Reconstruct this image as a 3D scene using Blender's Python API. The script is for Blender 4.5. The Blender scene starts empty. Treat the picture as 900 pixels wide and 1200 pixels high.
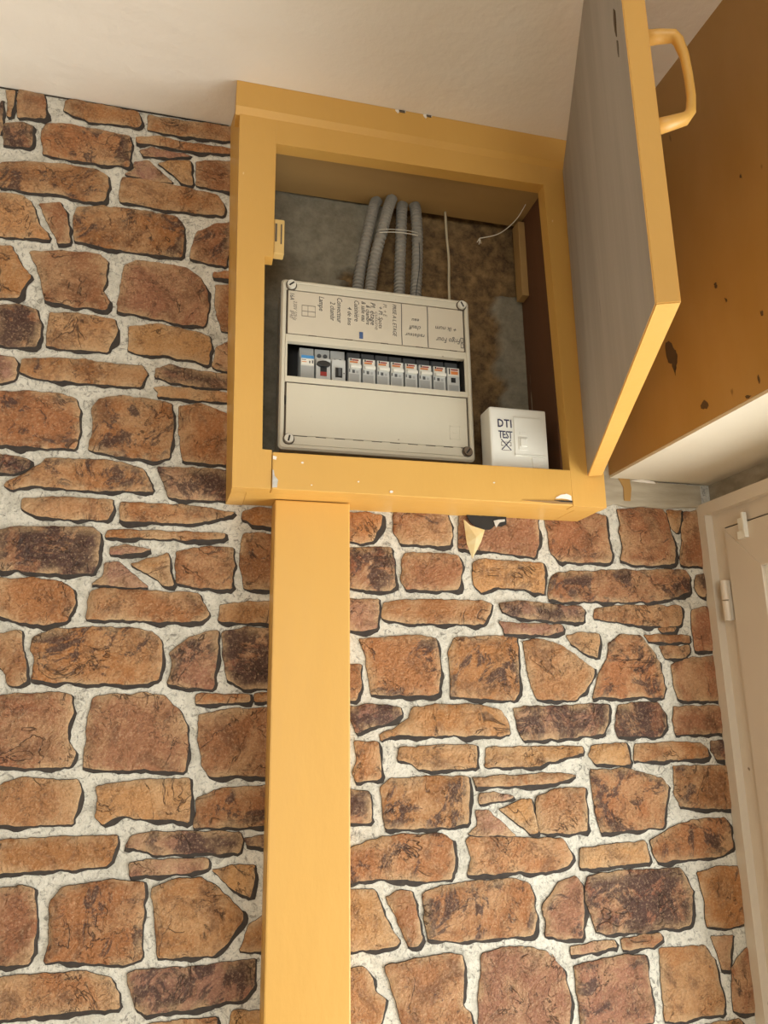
import bpy, bmesh, math, random
from mathutils import Vector, Matrix, noise
from mathutils.geometry import delaunay_2d_cdt

S = bpy.context.scene
C = S.collection
H = 1.55                                  # eye height: every z below is measured from it

# ---------------------------------------------------------------- camera
cam_d = bpy.data.cameras.new('camera'); cam = bpy.data.objects.new('camera', cam_d); C.objects.link(cam)
cr = Vector((0.96849, -0.24869, -0.01301)); cd = Vector((0.04904, 0.24168, -0.96912)); cf = Vector((0.24416, 0.93795, 0.24626))
m = Matrix((cr, -cd, -cf)).transposed().to_4x4(); m.translation = (0, -1, H)
cam.matrix_world = m
cam_d.sensor_fit = 'VERTICAL'; cam_d.sensor_height = 24; cam_d.lens = 18.0
cam_d.clip_start = 0.02
S.camera = cam

# ---------------------------------------------------------------- light
S.view_settings.view_transform = 'Standard'; S.view_settings.look = 'None'
S.view_settings.gamma = 1; S.view_settings.use_curve_mapping = False
S.view_settings.exposure = 0.17
w = bpy.data.worlds.new('sky'); S.world = w; w.use_nodes = True
w.node_tree.nodes['Background'].inputs[0].default_value = (0.80, 0.90, 1.0, 1)
w.node_tree.nodes['Background'].inputs[1].default_value = 1.0

def area(name, loc, rot, sx, sy, power, col):
    l = bpy.data.lights.new(name, 'AREA'); l.shape = 'RECTANGLE'; l.size = sx; l.size_y = sy
    l.energy = power; l.color = col
    o = bpy.data.objects.new(name, l); C.objects.link(o); o.location = loc; o.rotation_euler = rot
    return o
# daylight through the glazed door on the right: sky light, and sun falling on the floor that bounces up
area('daylight_door', (1.55, -0.82, H - 0.85), (0, math.radians(116), 0), 1.6, 1.9, 96, (1.0, 0.98, 0.955))
area('viewer_side_fill', (-0.6, -3.62, H - 0.05), (math.radians(90), 0, 0), 1.5, 1.2, 42, (1.0, 0.98, 0.95))  # added front fill from behind the viewer, brightens the left side
sl = bpy.data.lights.new('sun', 'SUN'); sl.energy = 8; sl.angle = .01; sl.color = (1.0, .90, .74)
so = bpy.data.objects.new('sun', sl); C.objects.link(so); so.location = (3, -1, 4)
so.rotation_euler = Vector((-1.0, .10, -.85)).to_track_quat('-Z', 'Y').to_euler()

# ---------------------------------------------------------------- helpers
RND = random.Random(7)
WL = {}                                    # world location of everything linked below
def empty(name, loc):
    o = bpy.data.objects.new(name, None); C.objects.link(o); o.empty_display_size = .05
    o.location = (loc[0], loc[1], loc[2] + H); WL[o] = Vector(o.location); return o
def tag(o, label=None, cat=None, group=None, kind=None):
    if label: o['label'] = label
    if cat: o['category'] = cat
    if group: o['group'] = group
    if kind: o['kind'] = kind
    return o
def obj(name, bm, mats, parent=None, smooth=False, origin=None):
    """link bm (built in eye-height coordinates) as ONE mesh object with its origin at its base"""
    bmesh.ops.recalc_face_normals(bm, faces=bm.faces)
    xs = [v.co.x for v in bm.verts]; ys = [v.co.y for v in bm.verts]; zs = [v.co.z for v in bm.verts]
    o0 = Vector(origin) if origin is not None else Vector(((min(xs)+max(xs))/2, (min(ys)+max(ys))/2, min(zs)))
    bmesh.ops.translate(bm, verts=bm.verts, vec=-o0)
    me = bpy.data.meshes.new(name); bm.to_mesh(me); bm.free()
    for mt in (mats if isinstance(mats, (list, tuple)) else [mats]): me.materials.append(mt)
    if smooth:
        for p in me.polygons: p.use_smooth = True
    o = bpy.data.objects.new(name, me); C.objects.link(o)
    wl = Vector((o0.x, o0.y, o0.z + H)); WL[o] = wl
    if parent: o.parent = parent; o.location = wl - WL[parent]
    else: o.location = wl
    return o
def box(bm, x0, x1, y0, y1, z0, z1, bev=0, mi=0):
    vs = [bm.verts.new(p) for p in ((x0,y0,z0),(x1,y0,z0),(x1,y1,z0),(x0,y1,z0),(x0,y0,z1),(x1,y0,z1),(x1,y1,z1),(x0,y1,z1))]
    fs = [bm.faces.new([vs[i] for i in f]) for f in ((0,3,2,1),(4,5,6,7),(0,1,5,4),(1,2,6,5),(2,3,7,6),(3,0,4,7))]
    for f in fs: f.material_index = mi
    if bev:
        es = list({e for f in fs for e in f.edges})
        bmesh.ops.bevel(bm, geom=es, offset=bev, segments=2, affect='EDGES', profile=.6)
    return fs
def prism(bm, pts, y0, y1, mi=0, bev=0):
    """polygon in the x/z plane pushed from y0 (front) to y1"""
    a = [bm.verts.new((x, y0, z)) for x, z in pts]; b = [bm.verts.new((x, y1, z)) for x, z in pts]
    n = len(pts); fs = [bm.faces.new(a), bm.faces.new(b[::-1])]
    for i in range(n): fs.append(bm.faces.new((a[i], b[i], b[(i+1) % n], a[(i+1) % n])))
    for f in fs: f.material_index = mi
    if bev: bmesh.ops.bevel(bm, geom=list({e for f in fs for e in f.edges}), offset=bev, segments=2, affect='EDGES', profile=.6)
    return fs
def prism_yz(bm, pts, x0, x1, mi=0):
    a = [bm.verts.new((x0, y, z)) for y, z in pts]; b = [bm.verts.new((x1, y, z)) for y, z in pts]
    n = len(pts); fs = [bm.faces.new(a), bm.faces.new(b[::-1])]
    for i in range(n): fs.append(bm.faces.new((a[i], b[i], b[(i+1) % n], a[(i+1) % n])))
    for f in fs: f.material_index = mi
    return fs
def cyl(bm, c, axis, r, L, n=16, r2=None, mi=0):
    axis = Vector(axis).normalized(); q = axis.to_track_quat('Z', 'Y'); c = Vector(c)
    r2 = r if r2 is None else r2
    a = [bm.verts.new(c + q @ Vector((r*math.cos(t), r*math.sin(t), 0))) for t in [2*math.pi*i/n for i in range(n)]]
    b = [bm.verts.new(c + q @ Vector((r2*math.cos(t), r2*math.sin(t), L))) for t in [2*math.pi*i/n for i in range(n)]]
    fs = [bm.faces.new(a[::-1]), bm.faces.new(b)] + [bm.faces.new((a[i], a[(i+1) % n], b[(i+1) % n], b[i])) for i in range(n)]
    for f in fs: f.material_index = mi
def sweep(bm, path, radii, n=12, sx=1, sy=1, up=(0, 1, 0)):
    rings = []
    for i, p in enumerate(path):
        p = Vector(p); t = (Vector(path[min(i+1, len(path)-1)]) - Vector(path[max(i-1, 0)])).normalized()
        u = Vector(up); s = t.cross(u).normalized(); u = s.cross(t)
        rings.append([bm.verts.new(p + radii[i]*(sx*math.cos(a)*s + sy*math.sin(a)*u)) for a in [2*math.pi*(k+.5)/n for k in range(n)]])
    for a, b in zip(rings, rings[1:]):
        for k in range(n): bm.faces.new((a[k], a[(k+1) % n], b[(k+1) % n], b[k]))
    bm.faces.new(rings[0][::-1]); bm.faces.new(rings[-1])
def rough(pts, amp, step=.006, seed=0):
    """resample a closed outline and ripple it a little"""
    out = []
    n = len(pts); ar = sum(pts[i][0]*pts[(i+1) % n][1]-pts[(i+1) % n][0]*pts[i][1] for i in range(n))
    for i in range(n):
        a = Vector(pts[i]); b = Vector(pts[(i+1) % n]); d = b-a; k = max(1, round(d.length/step))
        if d.length < 1e-6: continue
        nr = Vector((d.y, -d.x)).normalized()
        for j in range(k):
            p = a+d*(j/k); v = noise.noise(Vector((p.x*70, p.y*70, seed)))+.5*noise.noise(Vector((p.x*190, p.y*190, seed+9)))
            out.append(p+nr*v*amp)
    return [(p.x, p.y) for p in out]
def text(name, s, size, origin, ex, ez, mat, parent, thick=.0002, shear=0, spacing=1, bold=0, width=None):
    """flat lettering: ex = reading direction, ez = up direction of the letters"""
    cu = bpy.data.curves.new(name, 'FONT'); cu.body = s; cu.size = size; cu.extrude = thick; cu.shear = shear
    cu.space_character = spacing; cu.offset = bold; cu.resolution_u = 2
    t = bpy.data.objects.new(name+'_curve', cu); C.objects.link(t)
    bpy.context.view_layer.update()
    me = bpy.data.meshes.new_from_object(t.evaluated_get(bpy.context.evaluated_depsgraph_get()))
    bpy.data.objects.remove(t); bpy.data.curves.remove(cu)
    bm = bmesh.new(); bm.from_mesh(me); bpy.data.meshes.remove(me)
    ex = Vector(ex).normalized(); ez = Vector(ez).normalized(); en = ex.cross(ez)
    if width:
        x0 = min(v.co.x for v in bm.verts); k = width/(max(v.co.x for v in bm.verts)-x0)
        for v in bm.verts: v.co.x = (v.co.x-x0)*k
    for v in bm.verts: v.co = Vector(origin) + ex*v.co.x + ez*v.co.y + en*v.co.z
    return obj(name, bm, mat, parent)

# ---------------------------------------------------------------- materials
def mat(name, col, rough_=.6, var=.0, vscale=8, dark=(0, 0, 0), bump=0, bscale=60, spots=0, spotcol=(.8, .78, .72), spotscale=40, stretch=(1, 1, 1), metal=0, spec=.5, grain=0, bdist=.002):
    m = bpy.data.materials.new(name); m.use_nodes = True; nt = m.node_tree; N = nt.nodes; L = nt.links
    b = N['Principled BSDF']; b.inputs['Roughness'].default_value = rough_; b.inputs['Metallic'].default_value = metal
    b.inputs['Specular IOR Level'].default_value = spec
    tc = N.new('ShaderNodeTexCoord'); mp = N.new('ShaderNodeMapping'); mp.inputs['Scale'].default_value = stretch
    L.new(tc.outputs['Object'], mp.inputs['Vector'])
    def nz(sc, det=5, ro=.55):
        n = N.new('ShaderNodeTexNoise'); n.inputs['Scale'].default_value = sc; n.inputs['Detail'].default_value = det; n.inputs['Roughness'].default_value = ro
        L.new(mp.outputs[0], n.inputs['Vector']); return n.outputs['Fac']
    def rmp(src, a, bb):
        r = N.new('ShaderNodeMapRange'); r.inputs['From Min'].default_value = a; r.inputs['From Max'].default_value = bb; L.new(src, r.inputs['Value']); return r.outputs[0]
    def mix(fac, A, B, amt=1):
        x = N.new('ShaderNodeMix'); x.data_type = 'RGBA'
        if amt != 1:
            q = N.new('ShaderNodeMath'); q.operation = 'MULTIPLY'; q.inputs[1].default_value = amt; L.new(fac, q.inputs[0]); fac = q.outputs[0]
        L.new(fac, x.inputs[0])
        for s, i in ((A, 6), (B, 7)):
            if isinstance(s, tuple): x.inputs[i].default_value = (*s, 1)
            else: L.new(s, x.inputs[i])
        return x.outputs[2]
    c = tuple(col)
    if var: c = mix(rmp(nz(vscale), .35, .7), c, tuple(dark), var)
    if grain: c = mix(rmp(nz(bscale*1.7, 3), .4, .7), c, tuple(k*.6 for k in col), grain)
    if spots: c = mix(rmp(nz(spotscale, 2), spots, spots+.03), c, tuple(spotcol))
    if isinstance(c, tuple): b.inputs['Base Color'].default_value = (*c, 1)
    else: L.new(c, b.inputs['Base Color'])
    if bump:
        bp = N.new('ShaderNodeBump'); bp.inputs['Strength'].default_value = bump; bp.inputs['Distance'].default_value = bdist
        L.new(nz(bscale, 6), bp.inputs['Height']); L.new(bp.outputs[0], b.inputs['Normal'])
    return m
YEL = (.66, .368, .088); OCH = (.36, .195, .052)
M = {}
M['yellow'] = mat('yellow_paint', YEL, .42, .35, 9, (.59, .31, .060), .4, 45, .79, (.86, .66, .36), 75, stretch=(1, 1, .35))
M['ochre'] = mat('ochre_wall_paint', OCH, .5, .6, 16, (.42, .245, .085), .35, 26, .71, (.16, .08, .02), 40, stretch=(1, 1, .45))
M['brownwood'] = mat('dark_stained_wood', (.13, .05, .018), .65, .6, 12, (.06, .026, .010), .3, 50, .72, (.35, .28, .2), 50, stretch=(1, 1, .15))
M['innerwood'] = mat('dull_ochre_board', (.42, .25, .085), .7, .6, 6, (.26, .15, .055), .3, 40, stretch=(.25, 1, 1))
M['greyboard'] = mat('grey_weathered_board', (.42, .375, .33), .7, .7, 7, (.29, .25, .21), .25, 60, .74, (.06, .045, .03), 30, stretch=(3, 3, .25))
M['ceiling'] = mat('ceiling_plaster', (.84, .77, .68), .8, .4, 3, (.80, .71, .62), .6, 16, bdist=.006)
M['cream'] = mat('cream_plaster', (.64, .565, .44), .75, .5, 6, (.58, .49, .36), .4, 25)
M['strip'] = mat('old_plaster', (.45, .385, .285), .85, .8, 26, (.22, .18, .12), .6, 60, stretch=(.35, 1, 1.8))
M['roomwall'] = mat('room_wall_paint', (.36, .31, .25), .8, .2, 4, (.32, .27, .22))
M['floor'] = mat('floor_tiles', (.62, .53, .42), .5, .3, 5, (.52, .44, .34))
M['doorpaint'] = mat('cream_door_paint', (.62, .53, .42), .4, .2, 5, (.57, .48, .37), .1, 40, .77, (.2, .14, .08), 35)
M['dark_recess'] = mat('dark_gap', (.12, .09, .06), .7)
M['white'] = mat('white_plastic', (.82, .79, .70), .32, .15, 14, (.74, .70, .60))
M['box'] = mat('aged_beige_plastic', (.66, .60, .47), .38, .3, 12, (.58, .51, .39), .05, 200, .76, (.35, .28, .2), 60)
M['flap'] = mat('aged_card', (.66, .58, .45), .55, .4, 14, (.59, .505, .38))
M['dark'] = mat('dark_void', (.018, .015, .012), .8)
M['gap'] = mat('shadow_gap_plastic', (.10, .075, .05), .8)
M['grey'] = mat('grey_plastic', (.42, .42, .40), .45, .2, 60, (.34, .34, .33))
M['lightgrey'] = mat('light_grey_plastic', (.60, .60, .57), .4, .2, 70, (.50, .50, .48))
M['deepgrey'] = mat('dim_grey_plastic', (.10, .10, .10), .6)
M['black'] = mat('black_plastic', (.022, .021, .02), .4)
M['red'] = mat('red_plastic', (.32, .03, .02), .4)
M['orange'] = mat('orange_print', (.75, .24, .06), .5)
M['blue'] = mat('blue_print', (.06, .26, .55), .5)
M['darkblue'] = mat('blue_tab', (.06, .11, .25), .5)
M['ink'] = mat('pen_ink', (.055, .05, .055), .6)
M['fadedink'] = mat('faded_ink', (.26, .22, .18), .6)
M['violetink'] = mat('marker_ink', (.035, .03, .08), .5)
M['screw'] = mat('pale_screw', (.72, .68, .58), .3)
M['rust'] = mat('rusty_screw', (.16, .11, .07), .6)
M['conduit'] = mat('grey_conduit', (.32, .295, .25), .5, .4, 30, (.22, .195, .16))
M['cable'] = mat('beige_cable', (.50, .42, .28), .5)
M['string'] = mat('pale_string', (.72, .66, .54), .8)
M['metal'] = mat('dull_metal', (.42, .36, .26), .4, metal=.6)
M['chip'] = mat('bare_filler', (.60, .57, .52), .8, .7, 150, (.36, .32, .27))
M['stain'] = mat('flaked_paint_patch', (.075, .04, .014), .8, .5, 60, (.11, .06, .02))
M['paper'] = mat('torn_paper', (.80, .68, .40), .8, .7, 60, (.72, .52, .20), .3, 120)
M['shadow_torn_edge'] = mat('printed_shadow_and_torn_edge', (.030, .022, .017), .9, .5, 120, (.07, .052, .038))  # printed shadow along the stones, also the torn paper edge

def mortar_mat():
    m = bpy.data.materials.new('lime_mortar'); m.use_nodes = True; nt = m.node_tree; N = nt.nodes; L = nt.links
    b = N['Principled BSDF']; b.inputs['Roughness'].default_value = .75
    tc = N.new('ShaderNodeTexCoord')
    def nz(sc, det, ro=.6, dist=0):
        n = N.new('ShaderNodeTexNoise'); n.inputs['Scale'].default_value = sc; n.inputs['Detail'].default_value = det
        n.inputs['Roughness'].default_value = ro; n.inputs['Distortion'].default_value = dist; L.new(tc.outputs['Object'], n.inputs['Vector']); return n.outputs['Fac']
    def mix(src, a, bb, amt, A, B):
        r = N.new('ShaderNodeMapRange'); L.new(src, r.inputs['Value']); r.inputs['From Min'].default_value = a; r.inputs['From Max'].default_value = bb; r.inputs['To Max'].default_value = amt
        x = N.new('ShaderNodeMix'); x.data_type = 'RGBA'; L.new(r.outputs[0], x.inputs[0])
        for s, i in ((A, 6), (B, 7)):
            if isinstance(s, tuple): x.inputs[i].default_value = (*s, 1)
            else: L.new(s, x.inputs[i])
        return x.outputs[2]
    c = mix(nz(45, 6, .7, .5), .46, .66, .75, (.72, .665, .56), (.46, .42, .335))
    c = mix(nz(95, 8, .78, 1.6), .52, .62, .85, c, (.17, .15, .12))
    c = mix(nz(330, 4, .7), .56, .68, .6, c, (.24, .21, .17))
    L.new(c, b.inputs['Base Color'])
    bp = N.new('ShaderNodeBump'); bp.inputs['Strength'].default_value = .9; bp.inputs['Distance'].default_value = .004
    L.new(nz(140, 7, .7), bp.inputs['Height']); L.new(bp.outputs[0], b.inputs['Normal'])
    return m
M['mortar'] = mortar_mat()

def stone_mat():
    m = bpy.data.materials.new('printed_stone'); m.use_nodes = True; nt = m.node_tree; N = nt.nodes; L = nt.links
    b = N['Principled BSDF']; b.inputs['Roughness'].default_value = .55; b.inputs['Specular IOR Level'].default_value = .4
    tc = N.new('ShaderNodeTexCoord'); oi = N.new('ShaderNodeObjectInfo')
    off = N.new('ShaderNodeVectorMath'); off.operation = 'MULTIPLY_ADD'; L.new(oi.outputs['Random'], off.inputs[0])
    off.inputs[1].default_value = (17, 31, 23); L.new(tc.outputs['Object'], off.inputs[2])
    P = off.outputs[0]
    def nz(sc, det=6, ro=.6, dist=0):
        n = N.new('ShaderNodeTexNoise'); n.inputs['Scale'].default_value = sc; n.inputs['Detail'].default_value = det
        n.inputs['Roughness'].default_value = ro; n.inputs['Distortion'].default_value = dist; L.new(P, n.inputs['Vector']); return n.outputs['Fac']
    def rng(src, a, bb, c=0., d=1.):
        r = N.new('ShaderNodeMapRange'); L.new(src, r.inputs['Value'])
        for k, v in zip(('From Min', 'From Max', 'To Min', 'To Max'), (a, bb, c, d)):
            if isinstance(v, float) or isinstance(v, int): r.inputs[k].default_value = v
            else: L.new(v, r.inputs[k])
        return r.outputs[0]
    def ma(op, a, bb):
        q = N.new('ShaderNodeMath'); q.operation = op
        for i, s in enumerate((a, bb)):
            if isinstance(s, (int, float)): q.inputs[i].default_value = s
            else: L.new(s, q.inputs[i])
        return q.outputs[0]
    def mix(fac, A, B, bt='MIX'):
        x = N.new('ShaderNodeMix'); x.data_type = 'RGBA'; x.blend_type = bt; L.new(fac, x.inputs[0])
        for s, i in ((A, 6), (B, 7)):
            if isinstance(s, tuple): x.inputs[i].default_value = (*s, 1)
            else: L.new(s, x.inputs[i])
        return x.outputs[2]
    base = oi.outputs['Color']; al = oi.outputs['Alpha']
    pale = mix(rng(base, 0, 1, .6, .6), base, (.64, .40, .205))
    c = mix(rng(nz(15, 7, .66, .5), .46, .60, 0, .75), base, pale)            # paler weathered areas
    c = mix(rng(nz(27, 8, .70, .6), .50, .62, 0, .70), c, (.17, .068, .027))   # rusty brown clouds
    thr = ma('SUBTRACT', .66, ma('MULTIPLY', al, .235))
    dk = rng(nz(21, 10, .74, .8), thr, ma('ADD', thr, .045))
    c = mix(ma('MULTIPLY', dk, .86), c, (.055, .024, .020))                  # dark lichen-like blotches
    at = N.new('ShaderNodeAttribute'); at.attribute_name = 'rim'
    rim = ma('MULTIPLY', at.outputs['Fac'], rng(nz(30, 5, .65), .43, .57, .0, .9))
    c = mix(rim, c, (.56, .36, .19))                                         # worn pale rim
    fine = nz(330, 6, .75)
    c = mix(rng(fine, .52, .68, 0, .42), c, (.10, .045, .022))
    c = mix(rng(fine, .36, .48, .42, 0), c, (.64, .43, .25))
    def veins(sc, wdt, d):
        return rng(ma('ABSOLUTE', ma('SUBTRACT', nz(sc, 4, .6, d), .5), 0), 0, wdt, 1, 0)
    vn = ma('MULTIPLY', veins(75, .016, 1.2), rng(nz(28, 3), .46, .58))       # crinkled dark hair lines
    c = mix(ma('MULTIPLY', vn, .75), c, (.06, .028, .016))
    crack = ma('MULTIPLY', veins(15, .010, .9), rng(nz(20, 2), .50, .56))     # a few longer cracks
    c = mix(ma('MULTIPLY', crack, .85), c, (.05, .024, .014))
    L.new(c, b.inputs['Base Color'])
    tx = ma('MULTIPLY', nz(42, 4, .6, .6), 9); terr = ma('ADD', ma('FLOOR', tx, 0), rng(ma('FRACT', tx, 0), .72, 1))   # flaked steps
    hgt = ma('ADD', ma('MULTIPLY', nz(150, 6, .7), .75), ma('MULTIPLY', terr, .13))
    hgt = ma('SUBTRACT', hgt, ma('MULTIPLY', ma('MAXIMUM', crack, ma('MULTIPLY', vn, .5)), .35))
    bp = N.new('ShaderNodeBump'); bp.inputs['Strength'].default_value = 1; bp.inputs['Distance'].default_value = .0065
    L.new(hgt, bp.inputs['Height']); L.new(bp.outputs[0], b.inputs['Normal'])
    return m
M['stone'] = stone_mat()

def niche_mat():
    m = bpy.data.materials.new('rough_niche_plaster'); m.use_nodes = True; nt = m.node_tree; N = nt.nodes; L = nt.links
    b = N['Principled BSDF']; b.inputs['Roughness'].default_value = .9
    at = N.new('ShaderNodeAttribute'); at.attribute_name = 'bare'
    tc = N.new('ShaderNodeTexCoord')
    n = N.new('ShaderNodeTexNoise'); n.inputs['Scale'].default_value = 55; n.inputs['Detail'].default_value = 8; n.inputs['Roughness'].default_value = .7; L.new(tc.outputs['Object'], n.inputs['Vector'])
    r1 = N.new('ShaderNodeValToRGB'); r1.color_ramp.elements[0].position = .35; r1.color_ramp.elements[0].color = (.075, .04, .015, 1); r1.color_ramp.elements[1].position = .68; r1.color_ramp.elements[1].color = (.30, .18, .07, 1)
    r2 = N.new('ShaderNodeValToRGB'); r2.color_ramp.elements[0].position = .3; r2.color_ramp.elements[0].color = (.165, .14, .095, 1); r2.color_ramp.elements[1].position = .65; r2.color_ramp.elements[1].color = (.28, .245, .175, 1)
    L.new(n.outputs['Fac'], r1.inputs[0]); L.new(n.outputs['Fac'], r2.inputs[0])
    x = N.new('ShaderNodeMix'); x.data_type = 'RGBA'; L.new(at.outputs['Fac'], x.inputs[0]); L.new(r2.outputs[0], x.inputs[6]); L.new(r1.outputs[0], x.inputs[7])
    L.new(x.outputs[2], b.inputs['Base Color'])
    bp = N.new('ShaderNodeBump'); bp.inputs['Strength'].default_value = .7; bp.inputs['Distance'].default_value = .003; L.new(n.outputs['Fac'], bp.inputs['Height']); L.new(bp.outputs[0], b.inputs['Normal'])
    return m
M['niche'] = niche_mat()

def glass_mat():
    m = bpy.data.materials.new('clear_glass'); m.use_nodes = True; nt = m.node_tree; N = nt.nodes; L = nt.links
    N.remove(N['Principled BSDF']); o = N['Material Output']
    t = N.new('ShaderNodeBsdfTransparent'); t.inputs[0].default_value = (.93, .95, .94, 1); g = N.new('ShaderNodeBsdfGlossy'); g.inputs['Roughness'].default_value = .02
    f = N.new('ShaderNodeLayerWeight'); p = N.new('ShaderNodeMath'); p.operation = 'POWER'; p.inputs[1].default_value = 5; L.new(f.outputs['Facing'], p.inputs[0])
    a = N.new('ShaderNodeMath'); a.operation = 'MULTIPLY_ADD'; a.inputs[1].default_value = .9; a.inputs[2].default_value = .04; L.new(p.outputs[0], a.inputs[0])
    x = N.new('ShaderNodeMixShader'); L.new(a.outputs[0], x.inputs[0]); L.new(t.outputs[0], x.inputs[1]); L.new(g.outputs[0], x.inputs[2]); L.new(x.outputs[0], o.inputs[0])
    return m
M['glass'] = glass_mat()

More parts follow.
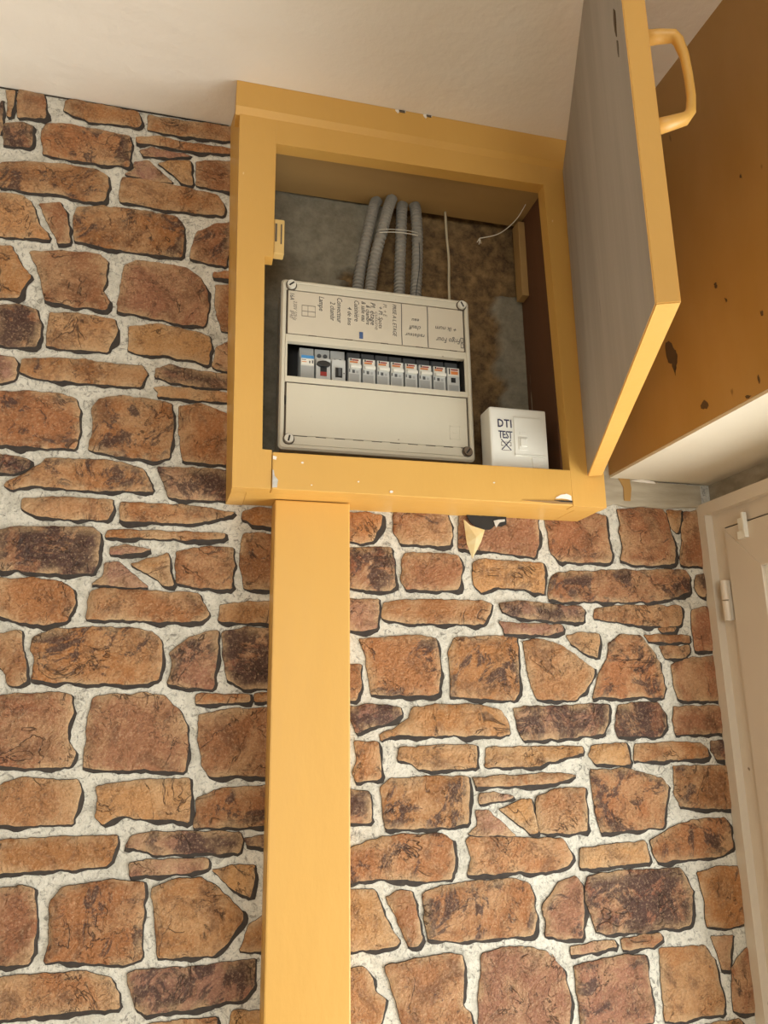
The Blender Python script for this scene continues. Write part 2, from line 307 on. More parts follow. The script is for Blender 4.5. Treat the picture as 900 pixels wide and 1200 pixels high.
STONES = '''
b -2636,8509 -2292,8491 -2260,8308 -2249,8091 -2598,8034 -2645,8201
o -2815,8459 -2680,8474 -2665,8247 -2693,8015 -2745,8029 -2747,8281
d -2854,8258 -2818,8291 -2775,7823 -2797,7695
d -2771,7899 -2592,7970 -2402,7949 -2372,7705 -2399,7581 -2744,7549
od -2242,8017 -1966,8063 -1519,8051 -1103,8016 -1072,7858 -1091,7513 -1477,7487 -1998,7489 -2236,7508 -2280,7823
to -2019,8447 -1921,8494 -1468,8481 -1004,8453 -959,8268 -988,8184 -1239,8185 -1690,8155 -1899,8230 -2033,8279
o -885,8441 -404,8451 319,8475 337,8226 2,8182 -562,8175 -882,8179
o -1041,8028 -729,8106 -212,8077 341,8105 345,7999 -206,7947 -719,7936 -1014,7931
p -973,7815 -802,7900 -418,7880 -202,7859 -540,7769 -917,7724
p -1035,7620 -829,7658 -609,7485 -475,7347 -768,7335 -1144,7388 -1027,7485
t -703,7646 -538,7728 -250,7782 -222,7555 -204,7364 -349,7369 -527,7526
b -176,7770 60,7841 350,7869 368,7357 167,7353 -157,7373
od -2736,7282 -2531,7340 -1991,7406 -1511,7396 -1362,7299 -1322,7132 -1373,6893 -1629,6849 -1988,6909 -2334,6878 -2704,6890 -2806,7038
o -1162,7345 -685,7345 170,7267 275,7030 248,6925 -157,6903 -743,6906 -1175,6936 -1196,7130
t -2782,6805 -2406,6832 -2321,6742 -2155,6391 -2015,6193 -2343,6166 -2714,6141
b -2212,6722 -1940,6797 -1855,6629 -1764,6185 -1923,6146 -1994,6299 -2107,6493
od -1740,6754 -1389,6827 -822,6848 -406,6818 -294,6688 -261,6350 -302,6179 -699,6155 -1261,6166 -1716,6215 -1759,6502
bd -102,6620 189,6805 377,6835 375,6397 322,6110 89,6125 -181,6173 -174,6363
o -2700,6006 -2480,6025 -2347,5807 -2215,5599 -2334,5284 -2621,5233
b -2258,5980 -1876,6051 -1374,6079 -1255,5965 -1266,5684 -1293,5519 -1189,5373 -1227,5245 -1619,5241 -2007,5286 -2086,5617 -2199,5829
pl -1056,5947 -895,6055 -570,6040 -241,6039 -27,5902 91,5679 111,5399 55,5150 -238,5138 -641,5181 -1095,5244 -1085,5616
o 148,6013 405,6049 409,5928 151,5926
b 177,5810 403,5855 413,5108 288,5103 210,5411
d -2611,5138 -2325,5192 -2090,5133 -2026,4912 -2013,4766 -2042,4602 -2265,4573 -2554,4584
to -1929,5122 -1573,5153 -1109,5111 -1060,4973 -1124,4770 -1171,4623 -1568,4611 -1941,4626 -1954,4860
t -928,5033 -558,5118 -153,5074 143,5017 170,4869 141,4575 -51,4618 -373,4647 -764,4610 -924,4681 -922,4936
b 224,4862 402,4960 418,4509 278,4522 195,4554
p -2540,4441 -2289,4442 -2237,4354 -2258,4120 -2359,4064 -2500,4050
od -2206,4413 -1999,4452 -1745,4492 -1256,4483 -717,4477 -632,4367 -717,4162 -1119,4158 -1569,4166 -2009,4157 -2214,4229
pd -553,4472 -366,4523 36,4488 419,4468 427,4253 -33,4240 -353,4276 -552,4331
t -570,4176 -350,4219 8,4213 429,4191 426,4048 -24,4047 -505,4051 -486,4123
od -2489,3944 -2137,3985 -1702,3992 -1513,3925 -1447,3754 -1428,3423 -1458,3240 -1889,3237 -2416,3238
od -1236,3963 -958,4027 -572,4011 -305,3974 -274,3683 -295,3206 -445,3146 -901,3185 -1311,3238 -1281,3559 -1307,3808
o -225,3946 57,4015 441,3873 466,3165 95,3170 -139,3175 -205,3560
d -2404,3116 -2125,3115 -1965,3058 -1970,2958 -2171,2870 -2379,2872
od -2253,2716 -2100,2851 -1868,3005 -1805,3097 -1339,3130 -896,3119 -621,3035 -538,2908 -471,2732 -869,2721 -1415,2706 -1879,2738 -2151,2663
pd -449,3079 20,3098 461,3097 477,2645 40,2663 -296,2661 -359,2837
t -2020,2561 -1656,2609 -1226,2601 -964,2608 -948,2481 -996,2332 -1419,2323 -1780,2333 -2018,2433
o -867,2581 -488,2585 44,2581 561,2509 438,2441 55,2341 -323,2323 -869,2338 -882,2484
o -1016,2209 -541,2222 60,2236 454,2217 437,2156 65,2120 -535,2115 -1024,2114
p -964,1988 -750,2032 -452,1977 -669,1914 -950,1892
p -1003,1782 -843,1807 -652,1651 -461,1495 -714,1485 -1136,1516 -1010,1622
t -704,1785 -446,1871 -250,1945 -218,1762 -160,1522 -278,1512 -432,1639 -621,1729
b -154,1960 222,2042 569,2035 586,1787 565,1494 170,1492 -133,1562
b 680,2235 857,2271 1178,2236 1193,1497 704,1501 645,1869
o 671,2523 868,2603 1171,2590 1177,2319 795,2355 666,2431
d -2304,2144 -2038,2209 -1553,2231 -1156,2242 -1077,2159 -1079,1887 -1117,1630 -1503,1638 -1916,1644 -2255,1671
o -2243,1552 -1842,1582 -1496,1554 -1340,1439 -1310,1272 -1379,1060 -1653,1002 -1892,1035 -2199,1121
o -1137,1432 -999,1481 -495,1455 153,1444 235,1302 304,1169 196,1064 -399,1063 -1169,1082 -1170,1312
to 413,1287 709,1339 1196,1349 1202,1058 718,1063 405,1086
b -2177,903 -1882,931 -1825,685 -1762,362 -1854,292 -1960,310 -2006,439 -2143,579
od -1742,864 -1514,964 -1104,994 -646,993 -385,951 -270,840 -239,618 -278,355 -495,302 -949,322 -1460,332 -1720,379 -1699,579 -1769,721
pb -174,685 50,869 305,974 418,960 419,657 380,242 79,262 -169,318 -122,508
d 449,941 719,1010 1203,1015 1218,255 744,247 546,352 491,620
o 178,178 522,189 836,179 838,91 527,65 172,69
o 881,186 1219,213 1221,86 891,90
b -2103,181 -1780,209 -1383,216 -1255,173 -1224,-2 -1282,-191 -1250,-328 -1159,-466 -1205,-634 -1508,-625 -2024,-589
pl -1029,153 -803,201 -593,184 -420,226 -197,170 -9,-1 90,-181 127,-430 81,-722 -365,-684 -808,-680 -1078,-651 -1053,-333 -1057,-56
b 214,-58 529,-1 1223,27 1239,-794 631,-785 371,-776 276,-644 227,-362
to -1886,-765 -1692,-722 -1366,-753 -1112,-762 -1060,-887 -1118,-1259 -1484,-1242 -1957,-1235 -1996,-858
t -903,-849 -631,-802 -81,-786 155,-805 176,-1025 161,-1296 48,-1264 -332,-1230 -605,-1184 -799,-1274 -895,-1181 -874,-1017
od 240,-1028 492,-927 1241,-891 1251,-1381 652,-1366 220,-1356
o -1942,-1388 -1505,-1366 -1053,-1389 -634,-1390 -628,-1488 -683,-1647 -742,-1730 -1154,-1728 -1907,-1727
pd -489,-1407 -186,-1379 440,-1410 768,-1426 807,-1513 758,-1662 240,-1640 -240,-1630 -379,-1550 -548,-1532
p -494,-1700 -237,-1676 406,-1696 422,-1816 112,-1846 -468,-1843
t 450,-1827 667,-1790 952,-1800 963,-1941 916,-2169 783,-2101 603,-1975
b -1892,-1872 -1584,-1864 -1465,-1909 -1429,-2134 -1410,-2409 -1458,-2650 -1630,-2665 -1813,-2643
od -1203,-1911 -949,-1880 -625,-1862 -301,-1905 -292,-2214 -285,-2703 -467,-2749 -885,-2698 -1302,-2648 -1291,-2418 -1300,-2143 -1308,-2050
to -226,-1974 -21,-1906 321,-1895 542,-2023 832,-2294 835,-2391 668,-2609 502,-2747 157,-2731 -116,-2717 -169,-2380
o -1801,-2762 -1378,-2758 -879,-2783 -613,-2861 -506,-3026 -489,-3183 -786,-3169 -1249,-3168 -1758,-3181
pd -435,-2831 -170,-2808 296,-2833 987,-2813 988,-3102 861,-3221 316,-3261 -208,-3270 -331,-3198 -392,-3007
to -202,-3369 187,-3342 568,-3370 583,-3493 199,-3573 -192,-3532
t 738,-3320 1291,-3358 1296,-3626 679,-3563
o 796,-2714 900,-2460 1268,-2226 1279,-2763
d 799,-1496 1252,-1443 1256,-1638 845,-1589
o 2034,2587 2346,2610 2574,2568 2555,2445 2447,2207 2274,2166 2034,2214
b 2742,2665 3130,2685 3514,2687 3568,2456 3601,2332 3558,2182 3261,2170 2833,2188 2722,2347
pl 3702,2678 4935,2722 4912,2260 4829,2068 4592,2078 3991,2127 3671,2151
b 5024,2745 5670,2778 6034,2739 6050,2380 6080,2138 6041,2029 5564,2002 5207,2016 5089,2121 5066,2339
d 2034,2102 2691,2127 2736,1898 2752,1593 2688,1517 2440,1518 2034,1551
b 2876,2058 3294,2080 3663,2041 3730,1896 3644,1557 3313,1539 2890,1556 2816,1696 2838,1902
t 3864,1935 3986,2010 4511,2000 4959,1979 4970,1756 4946,1518 4788,1567 4488,1602 4189,1605 4000,1531 3869,1621
bd 5110,1825 5435,1885 6201,1916 7302,1962 7370,1824 7322,1616 6984,1509 6562,1445 5754,1446 5204,1428 5007,1473 5000,1650
b 6223,2852 6550,2888 6988,2923 7083,2810 7115,2540 7173,2311 7134,2055 6832,2007 6456,1995 6206,2050 6270,2276 6209,2500 6262,2616
o 7082,2880 7358,2902 7330,2705 7233,2518 7146,2580
b 7384,2864 8124,2922 7995,2014 7385,2006 7230,2039 7283,2470
d 7468,1883 7984,1933 7928,1536 7498,1557 7419,1675
p 2034,1399 2515,1409 2519,1221 2493,1017 2301,982 2034,995
o 2576,1361 2783,1405 3381,1418 3966,1423 4129,1368 4104,1247 4016,1086 3512,1089 2950,1088 2709,1111 2549,1165
pd 4244,1387 4553,1435 5201,1385 5512,1384 5576,1300 5531,1141 5182,1146 4837,1166 4538,1185 4275,1267
p 4231,1136 4534,1123 4910,1111 5186,1097 5211,1014 4977,950 4748,958 4295,963 4281,1045
od 2243,875 2672,917 3085,944 3301,907 3331,768 3356,442 3330,178 3236,140 2727,151 2387,161 2357,444 2309,698
od 3551,902 4009,947 4492,918 4494,640 4490,168 4404,64 3897,92 3470,119 3499,442 3473,703
to 4567,867 4820,914 5046,861 5194,803 5637,489 5630,403 5455,160 5325,61 5100,64 4726,74 4656,240 4602,540
t 5237,952 5518,997 5768,992 5764,817 5708,630 5495,722 5312,842
od 5889,853 6108,975 6437,971 6579,787 6697,576 6758,226 6699,64 6375,102 6018,71 5788,107 5578,75 5688,369 5850,644
o 6481,971 6756,981 7253,972 7239,863 6824,860 6541,886
b 6709,816 7222,827 7229,719 7136,640 6788,622
to 5716,1335 6069,1395 6640,1406 7149,1416 7180,1262 7134,1126 6851,1087 6443,1107 6046,1158 5692,1196
t 6725,1071 7037,1085 6988,1020 6801,1014
b 7315,1356 7564,1406 7998,1414 7901,744 7308,748 7300,1008
b 6881,541 7127,637 7891,675 7799,35 7215,24 6933,62 6892,295
o 2034,545 2271,545 2253,224 2197,94 2034,96
pd 2034,7 2393,40 2798,10 2823,-97 2588,-208 2195,-307 2147,-209
o 2497,-338 2720,-244 2889,-154 2959,2 3405,34 3894,22 4181,-62 4280,-215 4313,-382 4015,-392 3494,-371 2984,-370 2718,-364 2513,-421
pd 4366,-32 4758,5 5019,-17 5435,11 5824,0 5805,-208 5709,-411 5398,-421 4986,-461 4911,-443 4509,-466 4423,-282
d 5963,-9 6327,21 6612,7 6713,-154 6713,-324 6599,-457 6278,-440 5921,-442 5887,-309
b 6851,-43 7207,-34 7810,-38 7756,-413 7317,-445 6844,-435 6826,-258
o 2172,-416 2487,-429 2507,-611 2520,-872 2352,-905 2186,-905 2139,-809 2194,-633
t 2758,-506 3251,-487 3834,-501 3842,-632 3811,-793 3376,-795 3008,-783 2877,-697 2739,-648
to 3948,-535 4433,-531 4980,-544 5376,-554 5379,-642 5040,-719 4819,-745 4703,-804 4275,-798 3919,-781
t 5511,-548 5729,-523 6043,-531 6070,-643 6084,-807 5778,-811 5553,-792 5444,-676
o 6181,-544 6662,-525 7222,-548 7342,-625 7346,-750 7113,-761 6711,-783 6137,-776
d 7407,-535 7803,-517 7784,-790 7475,-788 7380,-677
o 3740,-901 4411,-892 4878,-892 5063,-898 5258,-936 5019,-998 4799,-1021 4403,-1038 3786,-1028
od 2506,-970 2644,-880 3105,-865 3703,-900 3708,-1165 3668,-1469 3419,-1502 2957,-1495 2564,-1476 2518,-1294
p 3834,-1109 4049,-1096 4332,-1159 4287,-1200 4042,-1230 3828,-1236
p 3773,-1313 3934,-1319 4100,-1447 4320,-1650 3952,-1638 3642,-1602 3789,-1499
t 4093,-1317 4321,-1229 4559,-1199 4600,-1385 4637,-1621 4506,-1630 4307,-1463
o 4635,-1180 4862,-1111 5012,-1079 5366,-1098 5363,-1356 5356,-1641 5184,-1663 4755,-1648 4647,-1631 4621,-1386
od 5465,-866 6040,-858 6302,-938 6566,-1012 6659,-1120 6574,-1343 6500,-1649 6034,-1658 5548,-1675 5489,-1424 5459,-1140
od 6742,-853 7181,-860 7792,-878 7768,-1458 7185,-1440 6795,-1391 6729,-1220
od 6275,-1805 6607,-1658 7009,-1565 7497,-1564 7577,-1711 7579,-1975 7418,-2062 6944,-2067 6364,-2096 6296,-1962
t 5215,-1854 5682,-1815 6195,-1810 6243,-1959 6252,-2083 5803,-2088 5363,-2104 5195,-2089
od 2034,-1705 2378,-1584 2826,-1549 3290,-1572 3453,-1660 3478,-1865 3471,-1874 3420,-2107 3103,-2122 2815,-2084 2562,-2054 2034,-2065
o 3623,-1668 3682,-1621 4295,-1667 4823,-1694 4971,-1717 5049,-1863 5113,-1957 5052,-2044 5007,-2075 4723,-2099 4270,-2087 3623,-2077 3697,-1887
d 2034,-991 2358,-1018 2388,-1171 2380,-1395 2034,-1393
t 2034,-2134 2410,-2159 2501,-2378 2622,-2633 2745,-2765 2681,-2828 2367,-2822 2034,-2834
b 2544,-2256 2749,-2200 2898,-2219 2941,-2437 3012,-2759 2947,-2841 2824,-2840 2741,-2642 2645,-2416
od 3029,-2247 3329,-2176 3793,-2148 4273,-2154 4474,-2234 4532,-2404 4551,-2637 4503,-2839 4226,-2832 3893,-2834 3500,-2831 3078,-2770 3037,-2527
pb 4621,-2521 4889,-2228 5141,-2187 5228,-2303 5227,-2598 5175,-2920 4872,-2910 4643,-2850 4672,-2674
d 5295,-2188 5797,-2152 6243,-2163 6706,-2175 6768,-2293 6869,-2470 6830,-2711 6769,-2894 6606,-2927 6348,-2893 6084,-2932 5722,-2904 5505,-2916 5362,-2847 5292,-2632 5239,-2422
o 6949,-2242 7322,-2180 7644,-2215 7701,-2367 7686,-2679 7617,-2927 7368,-2964 7016,-2937 7018,-2633 6988,-2416
p 4980,-2999 5286,-2980 5632,-2979 5659,-3068 5346,-3100 4989,-3105
b 5727,-2972 6009,-2950 6312,-2943 6333,-3019 6174,-3115 5731,-3103
pl 3780,-2986 4053,-2947 4354,-2943 4661,-3030 4783,-3139 4722,-3072 4878,-3282 4942,-3517 4931,-3792 4896,-4006 3712,-3884 3707,-3511
b 2527,-3017 2922,-2978 3303,-2941 3533,-2974 3542,-3144 3516,-3386 3511,-3519 3597,-3607 3629,-3748 3623,-3874 2749,-3784 2703,-3520 2585,-3221
o 2034,-3014 2274,-2990 2394,-3151 2429,-3285 2550,-3375 2480,-3628 2034,-3634
pb 5014,-3229 5409,-3186 5805,-3155 6062,-3197 6078,-3450 6117,-3852 6084,-3981 5618,-3954 5055,-3973 5049,-3638
to 6257,-3131 6655,-3136 6964,-3152 7092,-3332 7131,-3601 7185,-3898 7134,-3985 6847,-3971 6545,-4013 6250,-3983 6244,-3722 6262,-3408
b 7059,-3046 7422,-3053 7352,-3264 7310,-3475 7174,-3458 7127,-3246
b 7326,-3471 7518,-3272 7847,-3183 7793,-4021 7448,-4001 7274,-3964
to 6835,-4064 7370,-4060 7433,-4153 7408,-4265 6816,-4204
d -2771,2049 -2592,2120 -2402,2099 -2372,1855 -2399,1731 -2744,1699
b -2871,1206 -2358,1217 -2351,1109 -2444,1030 -2792,1012
od -3305,-1415 -2973,-1268 -2571,-1175 -2083,-1174 -2003,-1321 -2001,-1585 -2162,-1672 -2636,-1677 -3216,-1706 -3284,-1572
o -1041,-3672 -729,-3594 -212,-3623 341,-3595 345,-3701 -206,-3753 -719,-3764 -1014,-3769
t -2855,1461 -2543,1475 -2592,1410 -2779,1404
o -3099,1361 -2824,1371 -2327,1362 -2341,1253 -2756,1250 -3039,1276
o -3399,-154 -2918,-135 -2358,-158 -2238,-235 -2234,-360 -2467,-371 -2869,-393 -3443,-386
d -2112,-3577 -1596,-3527 -1652,-3924 -2082,-3903 -2161,-3785
p -973,-3885 -802,-3800 -418,-3820 -202,-3841 -540,-3931 -917,-3976
b -3357,3242 -3030,3278 -2592,3313 -2497,3200 -2465,2930 -2407,2701 -2446,2445 -2748,2397 -3124,2385 -3374,2440 -3310,2666 -3371,2890 -3318,3006
b -3357,-2608 -3030,-2572 -2592,-2537 -2497,-2650 -2465,-2920 -2407,-3149 -2446,-3405 -2748,-3453 -3124,-3465 -3374,-3410 -3310,-3184 -3371,-2960 -3318,-2844
to 2904,-3885 3098,-3842 3424,-3873 3678,-3882 3730,-4007 3672,-4379 3306,-4362 2833,-4355 2794,-3978
o -155,-3910 72,-3841 222,-3809 576,-3828 573,-4086 566,-4371 394,-4393 -35,-4378 -143,-4361 -169,-4116
t -697,-4047 -469,-3959 -231,-3929 -190,-4115 -153,-4351 -284,-4360 -483,-4193
p -1035,-4080 -829,-4042 -609,-4215 -475,-4353 -768,-4365 -1144,-4312 -1027,-4215
d -3617,6231 -3253,6261 -2968,6247 -2867,6086 -2867,5916 -2981,5783 -3302,5800 -3659,5798 -3693,5931
d -3617,381 -3253,411 -2968,397 -2867,236 -2867,66 -2981,-67 -3302,-50 -3659,-52 -3693,81
od 5030,-4148 5282,-4047 6031,-4011 6041,-4501 5442,-4486 5010,-4476
od -3691,1243 -3472,1365 -3143,1361 -3001,1177 -2883,966 -2822,616 -2881,454 -3205,492 -3562,461 -3792,497 -4002,465 -3892,759 -3730,1034
od -3691,7093 -3472,7215 -3143,7211 -3001,7027 -2883,6816 -2822,6466 -2881,6304 -3205,6342 -3562,6311 -3792,6347 -4002,6315 -3892,6609 -3730,6884
bd -4470,-3635 -4145,-3575 -3379,-3544 -2278,-3498 -2210,-3636 -2258,-3844 -2596,-3951 -3018,-4015 -3826,-4014 -4376,-4032 -4573,-3987 -4580,-3810
d -4285,-1798 -3783,-1762 -3337,-1773 -2874,-1785 -2812,-1903 -2711,-2080 -2750,-2321 -2811,-2504 -2974,-2537 -3232,-2503 -3496,-2542 -3858,-2514 -4075,-2526 -4218,-2457 -4288,-2242 -4341,-2032
d -4285,4052 -3783,4088 -3337,4077 -2874,4065 -2812,3947 -2711,3770 -2750,3529 -2811,3346 -2974,3313 -3232,3347 -3496,3308 -3858,3336 -4075,3324 -4218,3393 -4288,3608 -4341,3818
od -4115,5374 -3540,5382 -3278,5302 -3014,5228 -2921,5120 -3006,4897 -3080,4591 -3546,4582 -4032,4565 -4091,4816 -4121,5100
od -4115,-476 -3540,-468 -3278,-548 -3014,-622 -2921,-730 -3006,-953 -3080,-1259 -3546,-1268 -4032,-1285 -4091,-1034 -4121,-750
od 1485,-4535 1817,-4388 2219,-4295 2707,-4294 2787,-4441 2789,-4705 2628,-4792 2154,-4797 1574,-4826 1506,-4692
od -2756,-4435 -2412,-4314 -1964,-4279 -1500,-4302 -1337,-4390 -1312,-4595 -1319,-4604 -1370,-4837 -1687,-4852 -1975,-4814 -2228,-4784 -2756,-4795
o -1167,-4398 -1108,-4351 -495,-4397 33,-4424 181,-4447 259,-4593 323,-4687 262,-4774 217,-4805 -67,-4829 -520,-4817 -1167,-4807 -1093,-4617
pd 4301,-4527 4604,-4499 5230,-4530 5558,-4546 5597,-4633 5548,-4782 5030,-4760 4550,-4750 4411,-4670 4242,-4652
o 2848,-4508 3285,-4486 3737,-4509 4156,-4510 4162,-4608 4107,-4767 4048,-4850 3636,-4848 2883,-4847
d 5589,-4616 6042,-4563 6046,-4758 5635,-4709
t 425,-4584 892,-4545 1405,-4540 1453,-4689 1462,-4813 1013,-4818 573,-4834 405,-4819
d -3991,1624 -3538,1677 -3534,1482 -3945,1531
d -3991,-4226 -3538,-4173 -3534,-4368 -3945,-4319
d -3991,7474 -3538,7527 -3534,7332 -3945,7381
t 6725,-4779 7037,-4765 6988,-4830 6801,-4836
t -4069,-158 -3851,-133 -3537,-141 -3510,-253 -3496,-417 -3802,-421 -4027,-402 -4136,-286
t -4069,5692 -3851,5717 -3537,5709 -3510,5597 -3496,5433 -3802,5429 -4027,5448 -4136,5564
t -4365,4386 -3898,4425 -3385,4430 -3337,4281 -3328,4157 -3777,4152 -4217,4136 -4385,4151
t -4365,-1464 -3898,-1425 -3385,-1420 -3337,-1569 -3328,-1693 -3777,-1698 -4217,-1714 -4385,-1699
t 4220,-4794 4440,-4751 4798,-4757 5219,-4779 5216,-4922 4766,-4923 4285,-4919 4304,-4847
o 6481,-4879 6756,-4869 7253,-4878 7239,-4987 6824,-4990 6541,-4964
pb -4566,3011 -4171,3054 -3775,3085 -3518,3043 -3502,2790 -3463,2388 -3496,2259 -3962,2286 -4525,2267 -4531,2602
t 5237,-4898 5518,-4853 5768,-4858 5764,-5033 5708,-5220 5495,-5128 5312,-5008
od -3691,-4607 -3472,-4485 -3143,-4489 -3001,-4673 -2883,-4884 -2822,-5234 -2881,-5396 -3205,-5358 -3562,-5389 -3792,-5353 -4002,-5385 -3892,-5091 -3730,-4816
t -4343,1342 -4062,1387 -3812,1382 -3816,1207 -3872,1020 -4085,1112 -4268,1232
t -4343,7192 -4062,7237 -3812,7232 -3816,7057 -3872,6870 -4085,6962 -4268,7082
t -4343,-4508 -4062,-4463 -3812,-4468 -3816,-4643 -3872,-4830 -4085,-4738 -4268,-4618
od -4550,7942 -4298,8043 -3549,8079 -3539,7589 -4138,7604 -4570,7614
od -4550,2092 -4298,2193 -3549,2229 -3539,1739 -4138,1754 -4570,1764
b 6709,-5034 7222,-5023 7229,-5131 7136,-5210 6788,-5228
b -4576,-2788 -4261,-2731 -3567,-2703 -3551,-3524 -4159,-3515 -4419,-3506 -4514,-3374 -4563,-3092
t -2782,-4895 -2406,-4868 -2321,-4958 -2155,-5309 -2015,-5507 -2343,-5534 -2714,-5559
od -1761,-4977 -1461,-4906 -997,-4878 -517,-4884 -316,-4964 -258,-5134 -239,-5367 -287,-5569 -564,-5562 -897,-5564 -1290,-5561 -1712,-5500 -1753,-5257
o -4612,3298 -4268,3309 -3954,3299 -3952,3211 -4263,3185 -4618,3189
o -4612,-2552 -4268,-2541 -3954,-2551 -3952,-2639 -4263,-2665 -4618,-2661
b -2177,-4947 -1882,-4919 -1825,-5165 -1762,-5488 -1854,-5558 -1960,-5540 -2006,-5411 -2143,-5271
od 2243,-4975 2672,-4933 3085,-4906 3301,-4943 3331,-5082 3356,-5408 3330,-5672 3236,-5710 2727,-5699 2387,-5689 2357,-5406 2309,-5152
pb -169,-5251 99,-4958 351,-4917 438,-5033 437,-5328 385,-5650 82,-5640 -147,-5580 -118,-5404
d 505,-4918 1007,-4882 1453,-4893 1916,-4905 1978,-5023 2079,-5200 2040,-5441 1979,-5624 1816,-5657 1558,-5623 1294,-5662 932,-5634 715,-5646 572,-5577 502,-5362 449,-5152
od 3551,-4948 4009,-4903 4492,-4932 4494,-5210 4490,-5682 4404,-5786 3897,-5758 3470,-5731 3499,-5408 3473,-5147
od 5889,-4997 6108,-4875 6437,-4879 6579,-5063 6697,-5274 6758,-5624 6699,-5786 6375,-5748 6018,-5779 5788,-5743 5578,-5775 5688,-5481 5850,-5206
to 4564,-5094 4769,-5026 5111,-5015 5332,-5143 5622,-5414 5625,-5511 5458,-5729 5292,-5867 4947,-5851 4674,-5837 4621,-5500
to -5016,-4704 -4811,-4636 -4469,-4625 -4248,-4753 -3958,-5024 -3955,-5121 -4122,-5339 -4288,-5477 -4633,-5461 -4906,-5447 -4959,-5110
to -5016,1146 -4811,1214 -4469,1225 -4248,1097 -3958,826 -3955,729 -4122,511 -4288,373 -4633,389 -4906,403 -4959,740
to -5016,6996 -4811,7064 -4469,7075 -4248,6947 -3958,6676 -3955,6579 -4122,6361 -4288,6223 -4633,6239 -4906,6253 -4959,6590
pd -5225,289 -4960,312 -4494,287 -3803,307 -3802,18 -3929,-101 -4474,-141 -4998,-150 -5121,-78 -5182,113
pd -5225,6139 -4960,6162 -4494,6137 -3803,6157 -3802,5868 -3929,5749 -4474,5709 -4998,5700 -5121,5772 -5182,5963
to -4992,5601 -4603,5628 -4222,5600 -4207,5477 -4591,5397 -4982,5438
to -4992,-249 -4603,-222 -4222,-250 -4207,-373 -4591,-453 -4982,-412
o -4945,-790 -4718,-721 -4568,-689 -4214,-708 -4217,-966 -4224,-1251 -4396,-1273 -4825,-1258 -4933,-1241 -4959,-996
o -4945,5060 -4718,5129 -4568,5161 -4214,5142 -4217,4884 -4224,4599 -4396,4577 -4825,4592 -4933,4609 -4959,4854
t 6798,-5285 7174,-5258 7259,-5348 7425,-5699 7565,-5897 7237,-5924 6866,-5949
pd -5336,-4073 -5027,-4025 -4379,-4075 -4068,-4076 -4004,-4160 -4049,-4319 -4398,-4314 -4743,-4294 -5042,-4275 -5305,-4193
pb -4959,-2131 -4691,-1838 -4439,-1797 -4352,-1913 -4353,-2208 -4405,-2530 -4708,-2520 -4937,-2460 -4908,-2284
pb -4959,3719 -4691,4012 -4439,4053 -4352,3937 -4353,3642 -4405,3320 -4708,3330 -4937,3390 -4908,3566
pd -5279,1713 -4976,1741 -4350,1710 -4022,1694 -3983,1607 -4032,1458 -4550,1480 -5030,1490 -5169,1570 -5338,1588
pd -5279,7563 -4976,7591 -4350,7560 -4022,7544 -3983,7457 -4032,7308 -4550,7330 -5030,7340 -5169,7420 -5338,7438
d -3617,-5469 -3253,-5439 -2968,-5453 -2867,-5614 -2867,-5784 -2981,-5917 -3302,-5900 -3659,-5902 -3693,-5769
o 178,-5672 522,-5661 836,-5671 838,-5759 527,-5785 172,-5781
pd -5225,-5561 -4960,-5538 -4494,-5563 -3803,-5543 -3802,-5832 -3929,-5951 -4474,-5991 -4998,-6000 -5121,-5928 -5182,-5737
t -5360,7296 -5140,7339 -4782,7333 -4361,7311 -4364,7168 -4814,7167 -5295,7171 -5276,7243
t -5360,-4404 -5140,-4361 -4782,-4367 -4361,-4389 -4364,-4532 -4814,-4533 -5295,-4529 -5276,-4457
t -5360,1446 -5140,1489 -4782,1483 -4361,1461 -4364,1318 -4814,1317 -5295,1321 -5276,1393
d 2386,-5854 2665,-5855 2825,-5912 2820,-6012 2619,-6100 2411,-6098
b -2258,-5720 -1876,-5649 -1374,-5621 -1255,-5735 -1266,-6016 -1293,-6181 -1189,-6327 -1227,-6455 -1619,-6459 -2007,-6414 -2086,-6083 -2199,-5871
pl -1029,-5697 -803,-5649 -593,-5666 -420,-5624 -197,-5680 -9,-5851 90,-6031 127,-6280 81,-6572 -365,-6534 -808,-6530 -1078,-6501 -1053,-6183 -1057,-5906
o 2497,-6188 2720,-6094 2889,-6004 2959,-5848 3405,-5816 3894,-5828 4181,-5912 4280,-6065 4313,-6232 4015,-6242 3494,-6221 2984,-6220 2718,-6214 2513,-6271
d 5963,-5859 6327,-5829 6612,-5843 6713,-6004 6713,-6174 6599,-6307 6278,-6290 5921,-6292 5887,-6159
o -3399,-6004 -2918,-5985 -2358,-6008 -2238,-6085 -2234,-6210 -2467,-6221 -2869,-6243 -3443,-6236
t -4069,-6008 -3851,-5983 -3537,-5991 -3510,-6103 -3496,-6267 -3802,-6271 -4027,-6252 -4136,-6136
b 1433,-5728 1760,-5692 2198,-5657 2293,-5770 2325,-6040 2383,-6269 2344,-6525 2042,-6573 1666,-6585 1416,-6530 1480,-6304 1419,-6080 1472,-5964
t -5487,4923 -5259,5011 -5021,5041 -4980,4855 -4943,4619 -5074,4610 -5273,4777
t -5487,-927 -5259,-839 -5021,-809 -4980,-995 -4943,-1231 -5074,-1240 -5273,-1073
pd 4355,-5951 4620,-5928 5086,-5953 5777,-5933 5778,-6222 5651,-6341 5106,-6381 4582,-6390 4459,-6318 4398,-6127
to -4992,-6099 -4603,-6072 -4222,-6100 -4207,-6223 -4591,-6303 -4982,-6262
b 234,-5835 880,-5802 1244,-5841 1260,-6200 1290,-6442 1251,-6551 774,-6578 417,-6564 299,-6459 276,-6241
o -4881,3188 -4763,3198 -4692,3088 -4621,2983 -4685,2823 -4839,2797
b -4924,7962 -4787,8016 -4618,8037 -4608,7648 -4725,7645 -4914,7660
